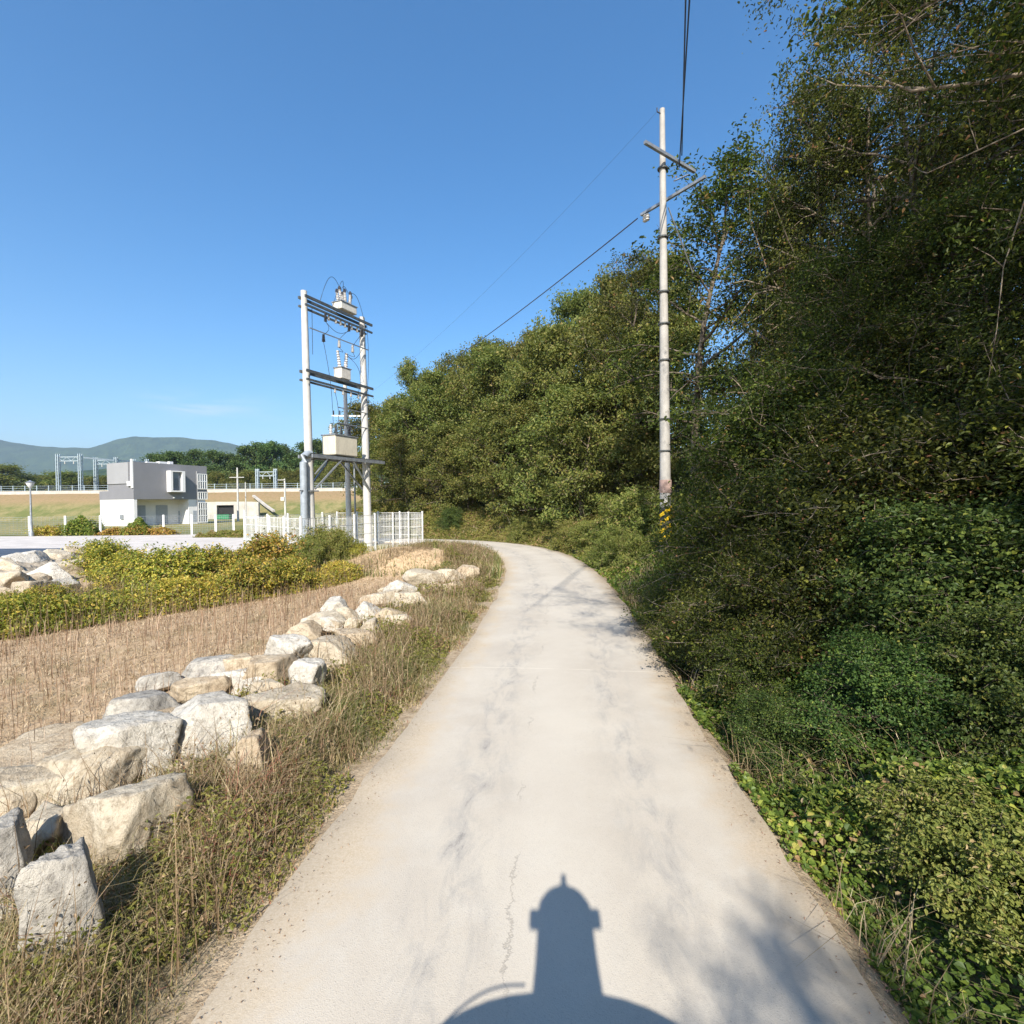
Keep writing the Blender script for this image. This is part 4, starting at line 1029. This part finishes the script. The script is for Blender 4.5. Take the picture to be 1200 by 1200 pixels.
def beam_at(zz, ext=.35, offs=(.24, -.24), w=.09, h=.14, mat='steel_dark', e2=None, name='crossbeam'):
    for s_ in offs:
        a = Vector((A0.x, A0.y, zz)) - ax * ext + pr * s_; e = Vector((B0.x, B0.y, zz)) + ax * (e2 or ext) + pr * s_
        MB().beam(T(a), T(e), w, h).build(name, M[mat], tf)
fr = lambda f, zz, s_=0: T(Vector((A0.x, A0.y, zz)) + (B0 - A0) * f + pr * s_)
zt1 = on(1, 350).z; zt2 = on(1, 360).z; zl = on(1, 385).z; zm1 = on(1, 436).z; zm2 = on(1, 446).z; zp = on(1, 535).z
beam_at(zt1); beam_at(zt2, h=.10); beam_at(zm1); beam_at(zm2, h=.10)
beam_at(zl, ext=.05, offs=(.2,), w=.05, h=.05, mat='galv')
# platform
beam_at(zp, ext=.3, offs=(.5, -.5), h=.18, e2=1.0, mat='galv')
beam_at(zp + .13, ext=.25, offs=(.28, 0, -.28), w=.22, h=.05, e2=.95, name='platform_plank')
for s_ in (.5, -.5):
    MB().beam(fr(.02, zp - 1.75, s_ * .5), fr(.40, zp - .1, s_), .08, .08).build('brace', M['galv'], tf)
    MB().beam(fr(.98, zp - 1.75, s_ * .5), fr(.62, zp - .1, s_), .08, .08).build('brace', M['galv'], tf)
    MB().beam(fr(.02, zp - .95, s_ * .5), fr(.17, zp - .1, s_), .06, .06).build('brace', M['galv'], tf)
    MB().beam(fr(.98, zp - .95, s_ * .5), fr(.85, zp - .1, s_), .06, .06).build('brace', M['galv'], tf)
rzf = math.atan2(ax.y, ax.x)
def ribbed(c_, h, r, name='bushing', tilt=(0, 0), mat='porcelain', par=None):
    pts = []; rad = []
    for i in range(15):
        q = i / 14; pts.append(Vector(c_) + Vector((tilt[0] * q, tilt[1] * q, h * q))); rad.append((r if i % 2 else r * .6) * (1 - .3 * q) if 0 < i < 14 else r * .35)
    return MB().tube(pts, rad, 10).build(name, M[mat], par or tf, True)
# top recloser
cb = fr(.62, zt1 + .38, 0)
rc = MB().box(cb, (1.25, .7, .42), rzf).build('recloser_box', M['boxw'], tf, bevel=.04)
MB().box(cb + Vector((0, 0, .23)), (1.32, .78, .05), rzf).build('box_lid', M['galv'], rc)
for i, (u_, s_, t_) in enumerate([(-.45, .2, -.15), (-.15, .2, -.05), (.2, .2, .05), (-.3, -.2, -.1), (.05, -.2, 0), (.42, -.1, .2)]):
    c_ = cb + ax * u_ + pr * s_ + Vector((0, 0, .25))
    ribbed(c_, .62, .12, tilt=(ax.x * t_, ax.y * t_), par=rc)
    MB().lathe(c_ + Vector((ax.x * t_, ax.y * t_, .6)), [(.09, 0), (.10, .1), (.05, .2)], 8).build('bushing_cap', M['dark_ins'], rc, True)
# middle switch
cm_ = fr(.56, zm1 + .42, 0)
sw = MB().box(cm_, (.75, .6, .62), rzf).build('switch_box', M['boxw'], tf, bevel=.04)
MB().box(cm_ + Vector((0, 0, .33)), (.82, .66, .05), rzf).build('box_lid', M['galv'], sw)
ribbed(cm_ + ax * -.2 + Vector((0, 0, .35)), .95, .13, tilt=(-.15 * ax.x, -.15 * ax.y), par=sw)
ribbed(cm_ + ax * .25 + Vector((0, 0, .35)), .95, .14, tilt=(.05, .05), par=sw)
# transformer tank
ct = fr(.50, zp + .16 + .58, 0)
tk = MB().box(ct, (1.75, 1.0, 1.1), rzf).build('transformer_tank', M['tank'], tf, bevel=.05)
MB().box(ct + Vector((0, 0, .58)), (1.84, 1.08, .06), rzf).build('tank_lid', M['galv'], tk)
b = MB()
for i in range(7): b.box(ct + ax * (-.75 + .25 * i) - pr * .54, (.04, .1, .9), rzf)
b.build('cooling_fin', M['tank'], tk)
for u_, s_ in ((-.5, -.2), (-.1, -.2), (.3, -.2), (.6, .15)):
    ribbed(ct + ax * u_ + pr * s_ + Vector((0, 0, .6)), .62, .12, mat='dark_ins' if u_ > -.3 else 'porcelain', par=tk)
for u_ in (-.6, -.25):
    MB().tube([ct + ax * u_ + pr * .3 + Vector((0, 0, .55)), ct + ax * (u_ + .02) + pr * .3 + Vector((0, 0, 1.15)), ct + ax * (u_ + .15) + pr * .3 + Vector((0, 0, 1.25)), ct + ax * (u_ + .8) + pr * .3 + Vector((0, 0, 1.22)), ct + ax * (u_ + .9) + pr * .3 + Vector((0, 0, 1.0))], .03, 6).build('lead_pipe', M['steel_dark'], tk, True)
# cutouts, insulators hanging
for f_ in (.22, .62, .86):
    ribbed(fr(f_, zt2 - .52, .3), .5, .10, 'insulator', mat='dark_ins')
for f_ in (.30, .42, .50, .58, .70, .80):
    ribbed(fr(f_, zt2 - .32, .18), .28, .08, 'insulator')
for f_ in (.20, .46, .70):
    ribbed(fr(f_, zl - .5, .22), .42, .11, 'insulator', mat='dark_ins' if f_ < .3 else 'porcelain')
for f_ in (.38, .52, .66, .80):
    ribbed(fr(f_, zm2 - .36, .2), .3, .08, 'insulator', mat='porcelain')
def arc(a, e, hgt, side=0, n=12):
    a = Vector(a); e = Vector(e)
    return [a.lerp(e, i / n) + Vector((0, 0, hgt * math.sin(math.pi * i / n))) + pr * side * math.sin(math.pi * i / n) for i in range(n + 1)]
b_top = cb + Vector((0, 0, 1.0))
jw = [arc(fr(.16, zt1 + .1, .2), b_top - ax * .3, 1.0), arc(fr(.36, zt1 + .1, .2), b_top - ax * .1, .9, .3), arc(fr(.52, zt1, -.2), b_top + ax * .3, .9), arc(b_top + ax * .4, fr(1.0, zt1 - .4, .1), .8),
      arc(fr(.22, zt2 - .5, .3), fr(.20, zl - .1, .25), -.1, .3), arc(fr(.22, zt2 - .5, .3), fr(.62, zt2 - .5, .3), -.35), arc(fr(.62, zt2 - .5, .3), fr(.44, zl - .1, .25), .2, .3), arc(fr(.86, zt2 - .4, .3), fr(.70, zl - .1, .25), .2, .2),
      arc(fr(.20, zl - .5, .22), ct + Vector((0, 0, 1.2)) - ax * .5, 0, .15), arc(fr(.46, zl - .5, .22), cm_ - ax * .25 + Vector((0, 0, 1.3)), -.2, .3), arc(fr(.70, zl - .5, .22), cm_ + ax * .2 + Vector((0, 0, 1.3)), -.3, .4),
      arc(fr(.9, zl, .2), cm_ + ax * .25 + Vector((0, 0, 1.3)), -.5), arc(cm_ + ax * .3 + Vector((0, 0, 1.2)), fr(.78, zm2 - .3, .2), .2, .6), arc(fr(.38, zm2 - .3, .2), ct + Vector((0, 0, 1.3)) - ax * .1, 0, .1), arc(fr(.66, zm2 - .3, .2), ct + Vector((0, 0, 1.2)) + ax * .3, 0, .2),
      arc(fr(.03, zt2, .2), fr(.03, zt2 - 2.5, .2), 0), arc(fr(.97, zt1, .25), fr(.97, zm1, .25), 0, .1), arc(fr(.97, zm1, .25), fr(.97, zp, .25), 0, .1)]
for w_ in jw: MB().tube(w_, .014, 5, False).build('jumper_wire', M['wire'], tf)
for zz, in ((zm2 - 1.1,), (zm2 - 2.0,)):
    MB().beam(fr(.45, zz, .1), fr(.99, zz, .1), .05, .05).build('crossbeam', M['galv'], tf)
# grey cable duct on the pole
dp = -ax * .52 + pr * .1
MB().tube([T(A0) + dp + Vector((0, 0, 0)), T(A0) + dp + Vector((0, 0, zp - .35)), T(A0) + dp + ax * .06 + Vector((0, 0, zp - .02)), T(A0) + dp + ax * .25 + Vector((0, 0, zp + .12)), T(A0) + dp + ax * .5 + Vector((0, 0, zp + .12))], .19, 12).build('cable_duct', M['duct'], tf, True)
MB().beam(T(A0) + dp * 1.7 + Vector((0, 0, zp - 1.85)), T(A0) + ax * .3 + Vector((0, 0, zp - 1.85)) + pr * .28, .06, .07).build('duct_bracket', M['galv'], tf)
b = MB()
for q in (.25, .38, .5, .63, .74, .82): b.lathe(T(B0) + T(Bt - B0 + A0) * q * 1.0, [(.245 - .08 * q, -.03), (.25 - .08 * q, .03)], 14)
b.build('pole_band', M['steel_dark'], tf)
# meter box at foot
MB().box(T(A0) + pr * .35 + Vector((0, 0, 1.0)), (.5, .25, .7), rzf).build('meter_box', M['galv'], tf, bevel=.02)
# slender pole behind the frame
sp_ = P(409, 590, 33); st = P(404, 442, 33)
so = empty("slender_pole", (sp_.x, sp_.y, 0), 0, 'slender pale pole with a small crossarm between the two frame poles', 'utility pole')
MB().tube([(0, 0, 0), (st.x - sp_.x, 0, st.z)], [.19, .11], 14).build('pole_shaft', M['pole_white'], so, True)
MB().beam(Vector((-1.0, 0, P(404, 487, 33).z)), Vector((1.0, 0, P(404, 487, 33).z - .05)), .08, .08).build('crossarm', M['fence'], so)
for q in (-.9, -.5, .5, .9):
    ribbed(Vector((q, 0, P(404, 487, 33).z + .03)), .3, .06, 'insulator', mat='dark_ins', par=so)
MB().tube([(.42, 0, 0), (.36, 0, 5.6)], .06, 8).build('riser_pipe', M['galv'], so, True)

# ------------------------------------------------------------------ white mesh fence
cor = [Vector((-13.7, 26.2, 0)), Vector((-8.5, 20.6, 0)), Vector((-5.65, 32.2, 0)), Vector((-11.9, 34.8, 0))]
wf = empty("mesh_fence", cor[1], 0, 'white welded mesh fence enclosing the transformer frame', 'fence')
O = cor[1]
FH = 2.0
for i in range(4):
    a, e = cor[i], cor[(i + 1) % 4]; L = (e - a).length; nb_ = max(2, round(L / 1.9)); d = (e - a) / nb_
    for j in range(nb_):
        p0 = a + d * j - O; p1 = a + d * (j + 1) - O
        tall = 1.12 if (i == 0 and j == 0) else 1.0
        MB().box(p0 + Vector((0, 0, FH * tall / 2)), (.075, .075, FH * tall + .1), rzf).build('post', M['fence'], wf)
        b = MB(); nv = int(L / nb_ / .11); dn = d.normalized()
        for q in range(1, nv):
            pp = p0 + (p1 - p0) * q / nv
            b.box(pp + Vector((0, 0, FH / 2 + .02)), (.010, .010, FH - .1), 0)
        for zz in (.1, .56, 1.06, 1.56, 1.96):
            b.beam(p0 + Vector((0, 0, zz)) + dn * .04, p1 + Vector((0, 0, zz)) - dn * .04, .016, .018)
        b.build('mesh_panel', M['fence'], wf)
# yard fence far behind: concrete posts with wires
yf = empty("wire_fence", G(35, 629), 0, 'long fence of white concrete posts and wires along the far edge of the paved yard', 'fence')
O = Vector(yf.location)
pxl = [-84, -48, -8, 35, 77, 118, 157, 192, 225, 253, 274]
prev = None
for px in pxl:
    g = G(px, 628.5 - px * .008, 0) - O
    MB().box(g + Vector((0, 0, .88)), (.15, .15, 1.8), .4).build('post', M['fence'], yf)
    if prev is not None:
        b = MB()
        for zz in np.arange(.15, 1.7, .17): b.beam(prev + Vector((0, 0, zz)), g + Vector((0, 0, zz)), .014, .016)
        for q in range(1, 9): b.beam(prev.lerp(g, q / 9) + Vector((0, 0, .1)), prev.lerp(g, q / 9) + Vector((0, 0, 1.68)), .008, .008)
        b.build('wire_panel', M['galv'], yf)
    prev = g
# hedge/creepers on that fence
def blob(name, px0, px1, z1, dens, mat, lab, dd=0.4, dz=0):
    n = dens; px = rng.uniform(px0, px1, n)
    P0 = np.array([G(q, 628.5 - q * .008 - dz, 0)[:] for q in np.linspace(px0, px1, 20)])
    xi = np.interp(px, np.linspace(px0, px1, 20), P0[:, 0]); yi = np.interp(px, np.linspace(px0, px1, 20), P0[:, 1])
    yi = yi + rng.normal(size=n) * dd; hh = z1 * (.7 + .3 * wav(xi, yi, 2.0)) * np.sin(np.clip((px - px0) / (px1 - px0), .03, .97) * np.pi) ** .35
    zi = hh * (1 - rng.uniform(size=n) ** 1.7)
    return leaf_mesh(name, np.stack([xi, yi, zi], 1), rng.uniform(.10, .2, n), rng, rng.uniform(.3, 1, n), .4, .6)
for (a_, e_, z_, nn, mt, lab) in [(80, 117, 2.0, 7000, 'cover', 'bright green creeper climbing the yard fence before the building'), (42, 72, 1.2, 2500, 'leaf_gold', 'thin yellow-green creeper on the yard fence beside the lamp'),
                              (122, 205, .95, 5000, 'leaf_gold', 'low yellowing hedge behind the yard fence below the white wall'), (150, 178, 1.6, 3000, 'cover', 'green hedge behind the yard fence below the building doors')]:
    o = link("fence_creeper", blob("fence_creeper", a_, e_, z_, nn, M[mt], lab), None, M[mt]); tag(o, lab, 'creeper')

# lamp post
lp = G(37, 629); lo = empty("street_lamp", lp, 0, 'dark street lamp with a pale lantern head on the paved yard', 'street lamp')
hl = P(33, 566, lp.y).z
MB().lathe((0, 0, 0), [(.20, 0), (.20, .35), (.11, .5), (.085, 1.2), (.06, hl - .7), (.05, hl - .45)], 12).build('pole_shaft', M['galv'], lo, True)
MB().lathe((0, 0, hl - .45), [(.05, 0), (.14, .08), (.30, .42), (.30, .46)], 12).build('lantern_glass', M['lampglass'], lo, True)
MB().lathe((0, 0, hl), [(.34, .01), (.36, .05), (.12, .16), (.03, .24)], 12).build('lantern_cap', M['galv'], lo, True)

# ------------------------------------------------------------------ grey building
Cn = P(157, 590, 66); Ed = P(243, 590, 75)
Cn.z = 0; Ed.z = 0
bx_ = (Ed - Cn).normalized(); by_ = Vector((-bx_.y, bx_.x, 0)); rb = math.atan2(bx_.y, bx_.x); Lb = (Ed - Cn).length
bd = empty("grey_building", Cn, rb, 'two-storey building with charcoal upper floor over white ground floor behind the yard fence', 'building')
zr = P(157, 541, 66).z; zb1 = P(157, 574.5, 66).z; zb2 = P(157, 585, 66).z
# local frame: x along the long face, y away from camera; the long face is y=0
def bbx(x0, x1, y0, y1, z0, z1): return MB().box(((x0 + x1) / 2, (y0 + y1) / 2, (z0 + z1) / 2), (x1 - x0, y1 - y0, z1 - z0))
DU = 2.6; DL = 7.6
w1 = bbx(0, Lb, 0, DU + 3, zb1, zr).build('upper_storey', M['wall_grey'], bd)
bbx(-.12, -.003, .9, DU + 3, zb1 + .9, zr - .05).build('side_wall', M['wall_side'], bd)
bbx(-.14, .0, .0, .35, zb1 + .3, zr + .35).build('side_fin', M['wall_white'], bd)
bbx(-.25, -.003, .3, 1.0, zr - 3.1, zr - 2.5).build('vent_hood', M['wall_white'], bd)
bbx(-.05, Lb + .05, -.05, DL, zb2, zb1 - .003).build('floor_band', M['wall_grey'], bd)
bbx(-.02, Lb, 2.1, DL - .05, 0, zb2 - .003).build('ground_storey', M['wall_white'], bd)
bbx(-.02, .35, -.02, 2.1, 0, zb2 - .003).build('corner_pier', M['wall_white'], bd)
for x0, x1, z0, z1 in ((1.0, 3.0, 0, 2.7), (4.6, 6.4, 0, 2.7), (8.2, 9.6, .0, 1.9)):
    s_ = bbx(x0 * Lb / 11.6, x1 * Lb / 11.6, 2.04, 2.1, z0, min(z1, zb2 - .1)).build('door', M['shutter'], bd)
bbx(Lb * .72, Lb * .97, .0, 2.097, 0, zb2 - .004).build('pier_wall', M['wall_white'], bd)
bbx(Lb * .78, Lb * .93, -.03, .0, .3, 1.9).build('service_door', M['shutter'], bd)
# boxed bay window
x0, x1 = Lb * .42, Lb * .62; z0, z1 = P(200, 574, 70).z - .1, P(200, 553, 70).z
fr_ = MB()
for (a_, e_, y0, y1, c0_, c1_) in ((x0, x1, -.9, 0, z0 - .2, z0), (x0, x1, -.9, 0, z1, z1 + .15), (x0, x0 + .3, -.9, 0, z0, z1), (x1 - .4, x1, -.9, 0, z0, z1)):
    fr_.box(((a_ + e_) / 2, (y0 + y1) / 2 - .003, (c0_ + c1_) / 2), (e_ - a_, y1 - y0, c1_ - c0_ - .004))
bw = fr_.build('bay_frame', M['wall_white'], bd)
bbx(x0 + .3, x1 - .4, -.5, -.45, z0, z1).build('window_pane', M['glass'], bw)
# glazed strip
for (za, zc) in ((P(238, 574, 75).z + .1, P(238, 556, 75).z), (P(238, 585, 75).z, P(238, 577, 75).z), (.2, P(238, 589, 75).z)):
    g_ = bbx(Lb - 1.45, Lb - .12, -.12, -.06, za, zc).build('window', M['glass'], bd)
    b = MB(); W_ = 1.33
    for q in range(5): b.box((Lb - 1.45 + W_ * q / 4, -.15, (za + zc) / 2), (.09, .06, zc - za))
    nh = max(1, int((zc - za) / .9))
    for q in range(nh + 1): b.box((Lb - 1.45 + W_ / 2, -.157, za + (zc - za) * q / nh), (W_ + .08, .05, .1))
    b.build('window_frame', M['fence'], g_)
bbx(Lb - 1.6, Lb - 1.5, -.14, 0, 0, zr - .8).build('pilaster', M['wall_side'], bd)
b = MB()
b.box((Lb * .45, 1.5, zr + .18), (1.0, .8, .35)); b.box((Lb * .6, 2.0, zr + .25), (.5, .5, .5)); b.box((Lb * .3, 1.2, zr + .1), (1.4, .5, .2))
b.build('roof_unit', M['wall_white'], bd)
bbx(-.2, -.02, 2.2, 2.8, .9, 1.5).build('meter_box', M['galv'], bd)
for q in (.5, .62): bbx(Lb * q, Lb * q + .2, -.16, -.05, zb1 - 1.0, zb1 - .85).build('wall_lamp', M['lampglass'], bd)

# ------------------------------------------------------------------ railway embankment with underpass
E0 = P(-500, 578.5, 112); EZ = P(60, 578, 112).z; EY = 112
xs = [-230, -62, -48, 20]
sl = []
for x in np.arange(-240, 30, 3.0):
    row = []
    for j, (dy, f) in enumerate(((-11, -.03), (-7, .33), (-3.5, .7), (0, 1), (3.2, 1), (12, 1), (24, -.05))):
        row.append((x, EY + dy + .5 * math.sin(x * .3 + dy) * (0 < j < 3), EZ * f - .02 + (.1 * noise.noise(Vector((x * .4, dy, 0))) if 0 < j < 3 else 0)))
    sl.append(row)
sl = np.array(sl)
def slab(name, xa, xb, mat, cols=slice(None)):
    m_ = (sl[:, 0, 0] >= xa) & (sl[:, 0, 0] <= xb); a = sl[m_][:, cols]; q = a.shape[1]; idx = np.arange(a.shape[0] * q).reshape(-1, q)
    return link(name, np_mesh(name, a.reshape(-1, 3), np.stack([idx[:-1, :-1], idx[1:, :-1], idx[1:, 1:], idx[:-1, 1:]], -1).reshape(-1, 4), True), None, mat)
def emb_mat():
    m, t = new_mat('embankment_grass'); n = N(t)
    v = n.node('ShaderNodeNewGeometry').outputs['Position']
    f = n.noise(v, .35, 6, .7); g = n.noise(v, 2.0, 5, .7)
    sx_ = n.node('ShaderNodeSeparateXYZ'); t.links.new(v, sx_.inputs[0])
    cc = n.mix(n.rng(f, .4, .6), (.13, .145, .05), (.24, .205, .095))
    cc = n.mix(n.rng(sx_.outputs[2], 2.4, 4.2), cc, (.27, .19, .105))
    cc = n.mix(n.math('MULTIPLY', n.rng(g, .45, .7), .5), cc, (.14, .14, .05))
    n.out(n.bsdf(cc, .95, 0, n.bump(g, .6, .1), .1)); return m
M['emb'] = emb_mat()
tag(slab("embankment", -240, 27, M['emb']), kind='structure')
kb = MB().box((-105, EY - .1, EZ + .12), (270, .5, .75)).build("retaining_kerb", M['concrete']); tag(kb, 'pale concrete parapet along the top of the railway embankment', 'parapet')
tag(MB().box((-105, EY + 7, EZ + .06), (270, 8, .1)).build("railway_bed", M['track']), kind='structure')
rf = empty("railway_fence", (-60, EY + .4, EZ + .45), 0, 'thin steel railing with posts along the top of the railway embankment', 'railing')
b = MB()
for zz in (.25, .7, 1.15): b.box((0, 0, zz), (260, .04, .05))
b.build('rail', M['gantry'], rf)
b = MB()
for i in range(-34, 34):
    b.box((i * 2.6, 0, .62), (.13, .13, 1.3))
o = b.build('railing_posts', M['gantry'], rf); o.name = 'post'; o['kind'] = 'stuff'
# portal of the underpass
xa, xc = P(246, 600, 100).x, P(298, 600, 100).x
ap = empty("underpass", (P(263, 600, 100).x, 100.4, 0), 0, 'concrete underpass portal with a black panel for its shaded opening in the railway embankment', 'underpass')
ox = ap.location.x; zt = P(263, 588, 100).z; zo = P(263, 592, 100).z
o0, o1 = P(254, 600, 100).x - ox, P(274, 600, 100).x - ox; l0, l1 = P(240, 600, 100).x - ox, P(287, 600, 100).x - ox
MB().box(((l0 + o0) / 2, 0, zt / 2), (o0 - l0, .8, zt)).box(((o1 + l1) / 2, 0, zt / 2), (l1 - o1, .8, zt)).box(((o0 + o1) / 2, 0, (zt + zo) / 2), (o1 - o0 - .004, .8, zt - zo)).build('portal_wall', M['concrete'], ap)
wv = MB(); wv.add([(l1, -.3, 0), (l1 + 2.6, -.3, 0), (l1 + 2.6, -.3, zt * .97), (l1, -.3, zt), (l1, .3, 0), (l1 + 2.6, .3, 0), (l1 + 2.6, .3, zt * .97), (l1, .3, zt)], [(0, 1, 2, 3), (7, 6, 5, 4), (3, 2, 6, 7), (1, 5, 6, 2)])
wv.build('wing_wall', M['concrete'], ap)
MB().box(((o0 + o1) / 2, .25, zo / 2), (o1 - o0 + .3, .1, zo)).build('shade_panel', M['dark'], ap)  # flat black panel stands in for the shade inside the underpass
g0 = P(262, 600, 96)
cn = empty("container", (g0.x, 96, 0), .1, 'small green container standing before the underpass opening', 'container')
MB().box((0, 0, .45), (2.4, 1.3, .8)).build('bin_body', M['green'], cn, bevel=.05); MB().box((0, 0, .89), (2.5, 1.4, .08)).build('lid', M['green'], cn, bevel=.02)
# gutter down the slope
pa, pb, pc = P(297, 581, 108), P(311, 592, 104), P(321, 599, 100.5)
o = MB().beam(pa, pb, .5, .35).beam(pb, pc, .5, .35).build("drain_gutter", M['concrete']); tag(o, 'pale zigzag concrete gutter running down the brown embankment', 'gutter')
# gantries
def portal(px0, px1, pyt, d, lab, pyb=578):
    a, e = P(px0, pyb, d), P(px1, pyb, d); t = P(px0, pyt, d).z
    r = empty("railway_gantry", (a.x, d, EZ), 0, lab, 'gantry', 'railway gantries')
    for q in (0, e.x - a.x):
        b = MB(); h = t - EZ
        for sx_ in (-.28, .28):
            for sy_ in (-.28, .28): b.box((q + sx_ * .8, sy_, h / 2), (.16, .16, h))
        for z_ in np.arange(.4, h, .8): b.box((q, 0, z_), (.56, .56, .07))
        b.build('post', M['gantry'], r)
    h = t - EZ; b = MB()
    b.box(((e.x - a.x) / 2, 0, h - .7), (e.x - a.x - .1, .16, .16)).box(((e.x - a.x) / 2, 0, h - 1.6), (e.x - a.x - .1, .16, .16))
    L = e.x - a.x
    nb__ = max(2, int(L / 1.0))
    for q in range(nb__): b.beam((L * q / nb__, 0, h - (1.6 if q % 2 else .7)), (L * (q + 1) / nb__, 0, h - (.7 if q % 2 else 1.6)), .08, .08)
    b.build('truss', M['gantry'], r)
    for q in (.3, .7): ribbed(Vector((L * q, 0, h - 2.3)), .6, .14, 'insulator', par=r)
    return r, a, e, t
g1 = portal(69, 95, 532, 116, 'tall pale steel railway gantry, first of its line counting toward the building')
g2 = portal(113, 137, 536, 122, 'pale steel railway gantry, second of its line, partly behind the building corner')
g3 = portal(158, 173, 538, 130, 'railway gantry showing only its top above the grey building roof', 576)
g4 = portal(302, 323, 549.5, 116, 'small separate railway gantry above the underpass slope')
for (ga, gb, py, lab) in ((g1, g2, 0, 'steel girder linking the first and second gantries'), (g2, g3, 0, 'steel girder linking the second and third gantries')):
    a = Vector((ga[2].x, ga[2].y, ga[3] - .8)); e = Vector((gb[2].x, gb[2].y, gb[3] - .8)); u_ = (e - a).normalized()
    o = MB().beam(a + u_ * .4, e - u_ * .4, .25, .35).build("girder", M['gantry']); tag(o, lab, 'girder', 'gantry girders')
for (px, pyt, d, r_, arm, lab) in ((278, 548, 84, .14, 1, 'pale distant power pole with a crossarm before the embankment'), (287.5, 565, 88, .09, 0, 'thin white mast beside the crossarmed power pole'), (333.5, 561, 84, .14, 2, 'pale power pole with a small box on it by the transformer fence')):
    b0 = P(px + 1, 605, d); t = P(px, pyt, d)
    o = empty("power_pole", (b0.x, d, 0), 0, lab, 'utility pole')
    MB().tube([(0, 0, -.1), (t.x - b0.x, 0, t.z)], [r_ * 1.3, r_ * .8], 10).build('pole_shaft', M['pole_white'], o, True)
    if arm == 1: MB().box((0, -.16, t.z - 1.6), (2.4, .1, .1)).build('crossarm', M['pole_white'], o)
    if arm == 2:
        MB().box((-.3, -.2, t.z * .52), (.55, .4, .6)).build('meter_box', M['boxw'], o); MB().box((-.5, -.16, t.z - .2), (1.2, .1, .1)).build('crossarm', M['pole_white'], o)
# survey car under the camera; only its shadow shows
cr = empty("survey_van", (.05, -.25, 0), 0, 'van with a domed camera mast, seen only by its shadow on the road', 'van')
def loft(rings):
    k_ = len(rings[0]); vs = [q for r_ in rings for q in r_]
    return MB().add(vs, [(k_ * i + j, k_ * i + (j + 1) % k_, k_ * (i + 1) + (j + 1) % k_, k_ * (i + 1) + j) for i in range(len(rings) - 1) for j in range(k_)] + [tuple(range(k_ - 1, -1, -1)), tuple(range(k_ * (len(rings) - 1), k_ * len(rings)))])
def van_ring(z, w, yf, yb):
    pts = []
    for i in range(13):
        t_ = -1 + 2 * i / 12; pts.append((w * t_, yf - .26 * abs(t_) ** 2.6, z))
    return pts + [(w, yb, z), (-w, yb, z)]
loft([van_ring(.25, .74, .80, -2.2), van_ring(.6, .76, .84, -2.25), van_ring(.95, .76, .84, -2.25)]).build('body', M['carp'], cr, True)
loft([van_ring(.953, .75, .82, -2.24), van_ring(1.35, .70, .78, -2.2)]).build('glazing', M['glass'], cr, True)
loft([van_ring(1.353, .70, .80, -2.2), van_ring(1.56, .68, .84, -2.15), van_ring(1.60, .60, .78, -2.1)]).build('roof', M['carp'], cr, True)
for sx_ in (-.68, .68):
    for sy_ in (.35, -1.6):
        MB().tube([(sx_ - .09, sy_, .28), (sx_ + .09, sy_, .28)], .28, 20).build('wheel', M['black'], cr, True)
MB().lathe((0, 0, 1.55), [(.18, 0), (.18, .45), (.178, .67), (.168, .80), (.162, .98)], 24).build('camera_mast', M['black'], cr, True)
MB().box((0, 0, 2.57), (.42, .06, .085)).build('side_lenses', M['black'], cr, bevel=.01)
MB().lathe((0, 0, 2.535), [(.160, 0), (.158, .10), (.13, .145), (.09, .165), (.034, .17), (.030, .24), (.018, .25), (.016, .315)], 24).build('camera_dome', M['black'], cr, True)
MB().tube(arc(Vector((-.16, .80, 1.62)), Vector((-.62, .58, 1.58)), .07), .006, 6).build('roof_wire', M['black'], cr)
#HAZE
hm, t = new_mat('haze'); n = N(t)
pv = n.node('ShaderNodeVolumePrincipled'); pv.inputs['Color'].default_value = (.66, .83, 1, 1); pv.inputs['Density'].default_value = .00016; pv.inputs['Anisotropy'].default_value = .2
o_ = n.node('ShaderNodeOutputMaterial'); t.links.new(pv.outputs[0], o_.inputs['Volume'])
tag(MB().box((-500, 4450, 330), (15200, 9300, 690)).build("haze", hm), 'pale blue haze over the far hills', 'haze', None, 'stuff')
